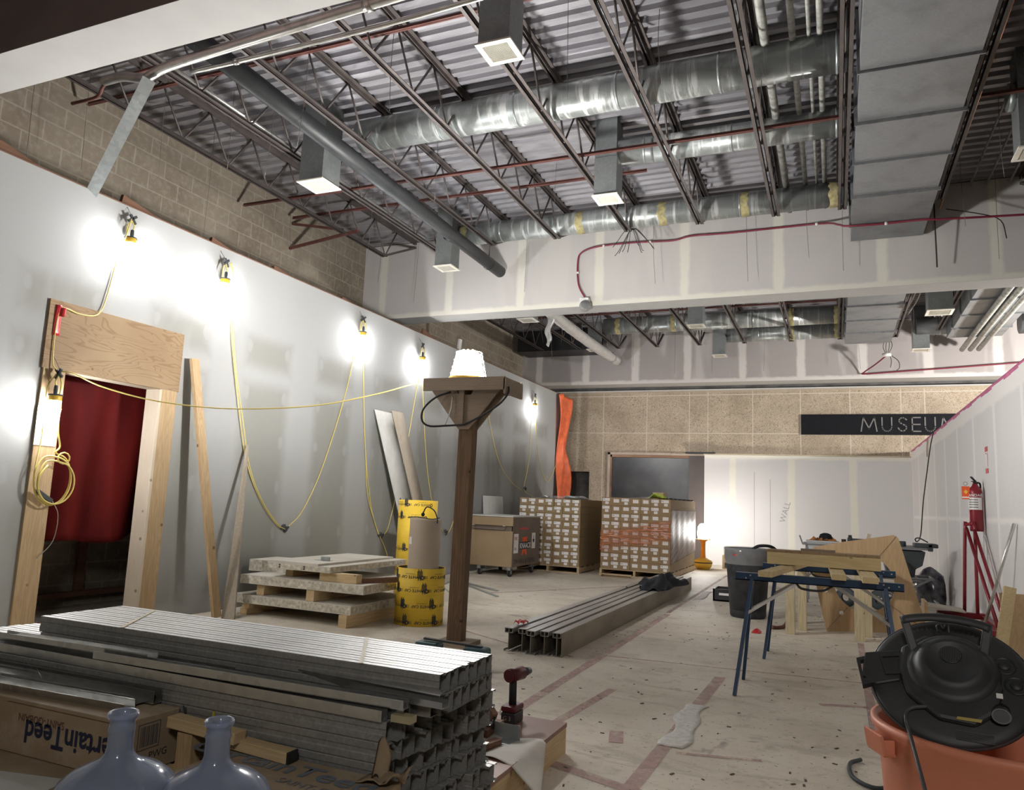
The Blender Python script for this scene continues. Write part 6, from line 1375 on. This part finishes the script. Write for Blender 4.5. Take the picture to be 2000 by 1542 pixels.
b = MB().ring([(0,0), (.09,0), (.09,.085), (0,.085)], [(.003,.003), (.087,.003), (.087,.082), (.003,.082)], (-2.1295, 1.935, .345), (0,1,0), (0,0,1), (.0006,0,0))
for k in range(12): b.box(-2.1295, -2.129, 1.945+.006*k, 1.9475+.006*k+.001*(k % 3), .355, .42)
b.build('barcode_print', M['dull_print'], t)
lettering('side_code', 'PWG', M['ink_dark'], t, (-2.1295, 1.985, .310), (0,1,0), (0,0,1), .034)
t = thing('tile_carton', 'dark low carton at the lower left corner with a pale slip on it', 'carton', (-2.6, 1.6, 0), G)
MB().box(-3.3, -2.02, 1.25, 2.09, .142, .268).build('box', M['tile_carton'], t, .003)
MB().obox((-2.40, 1.70, .2692), (.14,.03,0), (-.02,.09,0), (0,0,.0006)).build('pale_slip', M['grubby'] if 'grubby' in M else M['drywall_plain'], t)
t = thing('tile_carton', 'crushed ceiling tile carton lying before the stud ends with faded grey name', 'carton', (-1.5, 1.9, .142), G)
MB().box(-1.86, -1.215, 1.60, 2.098, .142, .365).build('box', M['tile_carton'], t, .004)
lettering('maker_name', 'CertainTeed', M['grey_print'], t, (-1.985, 2.005, .3660), (1,-.05,0), (.05,1,0), .115, bold=.02, sx=1.25).hide_render = False
lettering('maker_subname', 'SAINT-GOBAIN', M['grey_print'], t, (-1.545, 1.915, .3660), (1,-.05,0), (.05,1,0), .050, sx=1.0)
MB().grid(lambda a, b: (-1.33+.15*a, 2.02+.08*b, .366+.05*abs(math.sin(a*5+b*3))*a), 7, 6, (0,0,.003)).build('torn_flap', M['tile_carton'], t)
MB().grid(lambda a, b: (-1.30+.05*a, 2.06+.03*b, .37+.10*b+.02*math.sin(a*5)), 5, 6, (.003,0,0)).build('torn_tip', M['tile_carton'], t)
# timber pieces between the carton and the studs
G = 'timber pieces before the stud pile'
def tim(p, q, w, h, label): return solo(MB().bar(p, q, w, h), 'lumber', M['pine_x'], label, 'timber', G, bevel=.002)
tim((-2.10, 2.05, .425), (-1.80, 2.045, .415), .055, .036, 'pale timber on top of two short blocks beside the left carton')
for x, l in ((-2.02, 'short upright timber block under the pale timber, left one'), (-1.88, 'short upright timber block under the pale timber, right one')): solo(MB().box(x-.035, x+.03, 2.03, 2.075, .27, .398), 'timber_block', M['pine_z'], l, 'timber block', G)
solo(MB().box(-2.12, -1.75, 2.0, 2.09, .142, .269), 'timber_block', M['pine_x'], 'thick timber block at the base beside the left carton', 'timber block', G)
tim((-1.93, 2.08, .389), (-1.60, 2.06, .384), .05, .034, 'pale timber with a dark end lying on the crushed carton')
solo(MB().box(-1.601, -1.594, 2.037, 2.085, .367, .402), 'end_cap', M['black'], 'black painted end piece of the pale timber on the crushed carton', 'cap')

# ---------------------------------------------------------------- water jugs
def m_jug():
    t = NT('blue_jug_plastic'); n = t.noise(5, None, 4)
    return t.fin(t.ramp(n, [(.3,(.50,.60,.86)), (.7,(.62,.71,.93))]), t.ma('MULTIPLY_ADD', n, .2, .05), 0, .6, Transmission_Weight=.68, IOR=1.12, Coat_Weight=.6)
M['jug'] = m_jug()
def jug(x, y, z, label, first=None):
    if first is not None: return dup(first, (x, y, z), 1.2, label)
    t = thing('water_jug', label, 'water jug', (0,0,0), 'empty blue water jugs')
    pr = [(0,.012), (.10,.0), (.125,.008), (.134,.03), (.134,.12), (.128,.135), (.134,.15), (.135,.29), (.131,.325), (.118,.352), (.092,.372), (.060,.386), (.040,.396), (.031,.408), (.028,.42), (.0275,.455), (.030,.462), (.0275,.467), (.0265,.480), (.033,.486), (.0345,.492), (.031,.498), (.026,.495)]
    MB().lathe(pr+[(.0235,.48), (.0245,.42), (.036,.398), (.09,.368), (.128,.32), (.131,.15), (.129,.03), (0,.016)], (0,0,0), 64).build('body', M['jug'], t)
    MB().lathe([(.1345,.16), (.1365,.165), (.1365,.172), (.1345,.177)], (0,0,0), 56).build('moulded_rib', M['jug'], t)
    return t
j1 = jug(0, 0, 0, 'empty blue water jug standing before the left carton, left of two'); j1.location = (-1.51, 1.325, .205)
jug(-1.322, 1.43, .19, 'empty blue water jug standing right of the other jug', j1)
solo(MB().box(-1.72, -1.15, 1.15, 1.59, .142, .188), 'packing_board', M['treated_light'], 'low board under the two blue water jugs', 'board')
solo(MB().box(-1.68, -1.40, 1.17, 1.46, .1885, .2045), 'packing_board', M['treated_light'], 'thin pad under the left blue water jug', 'board')
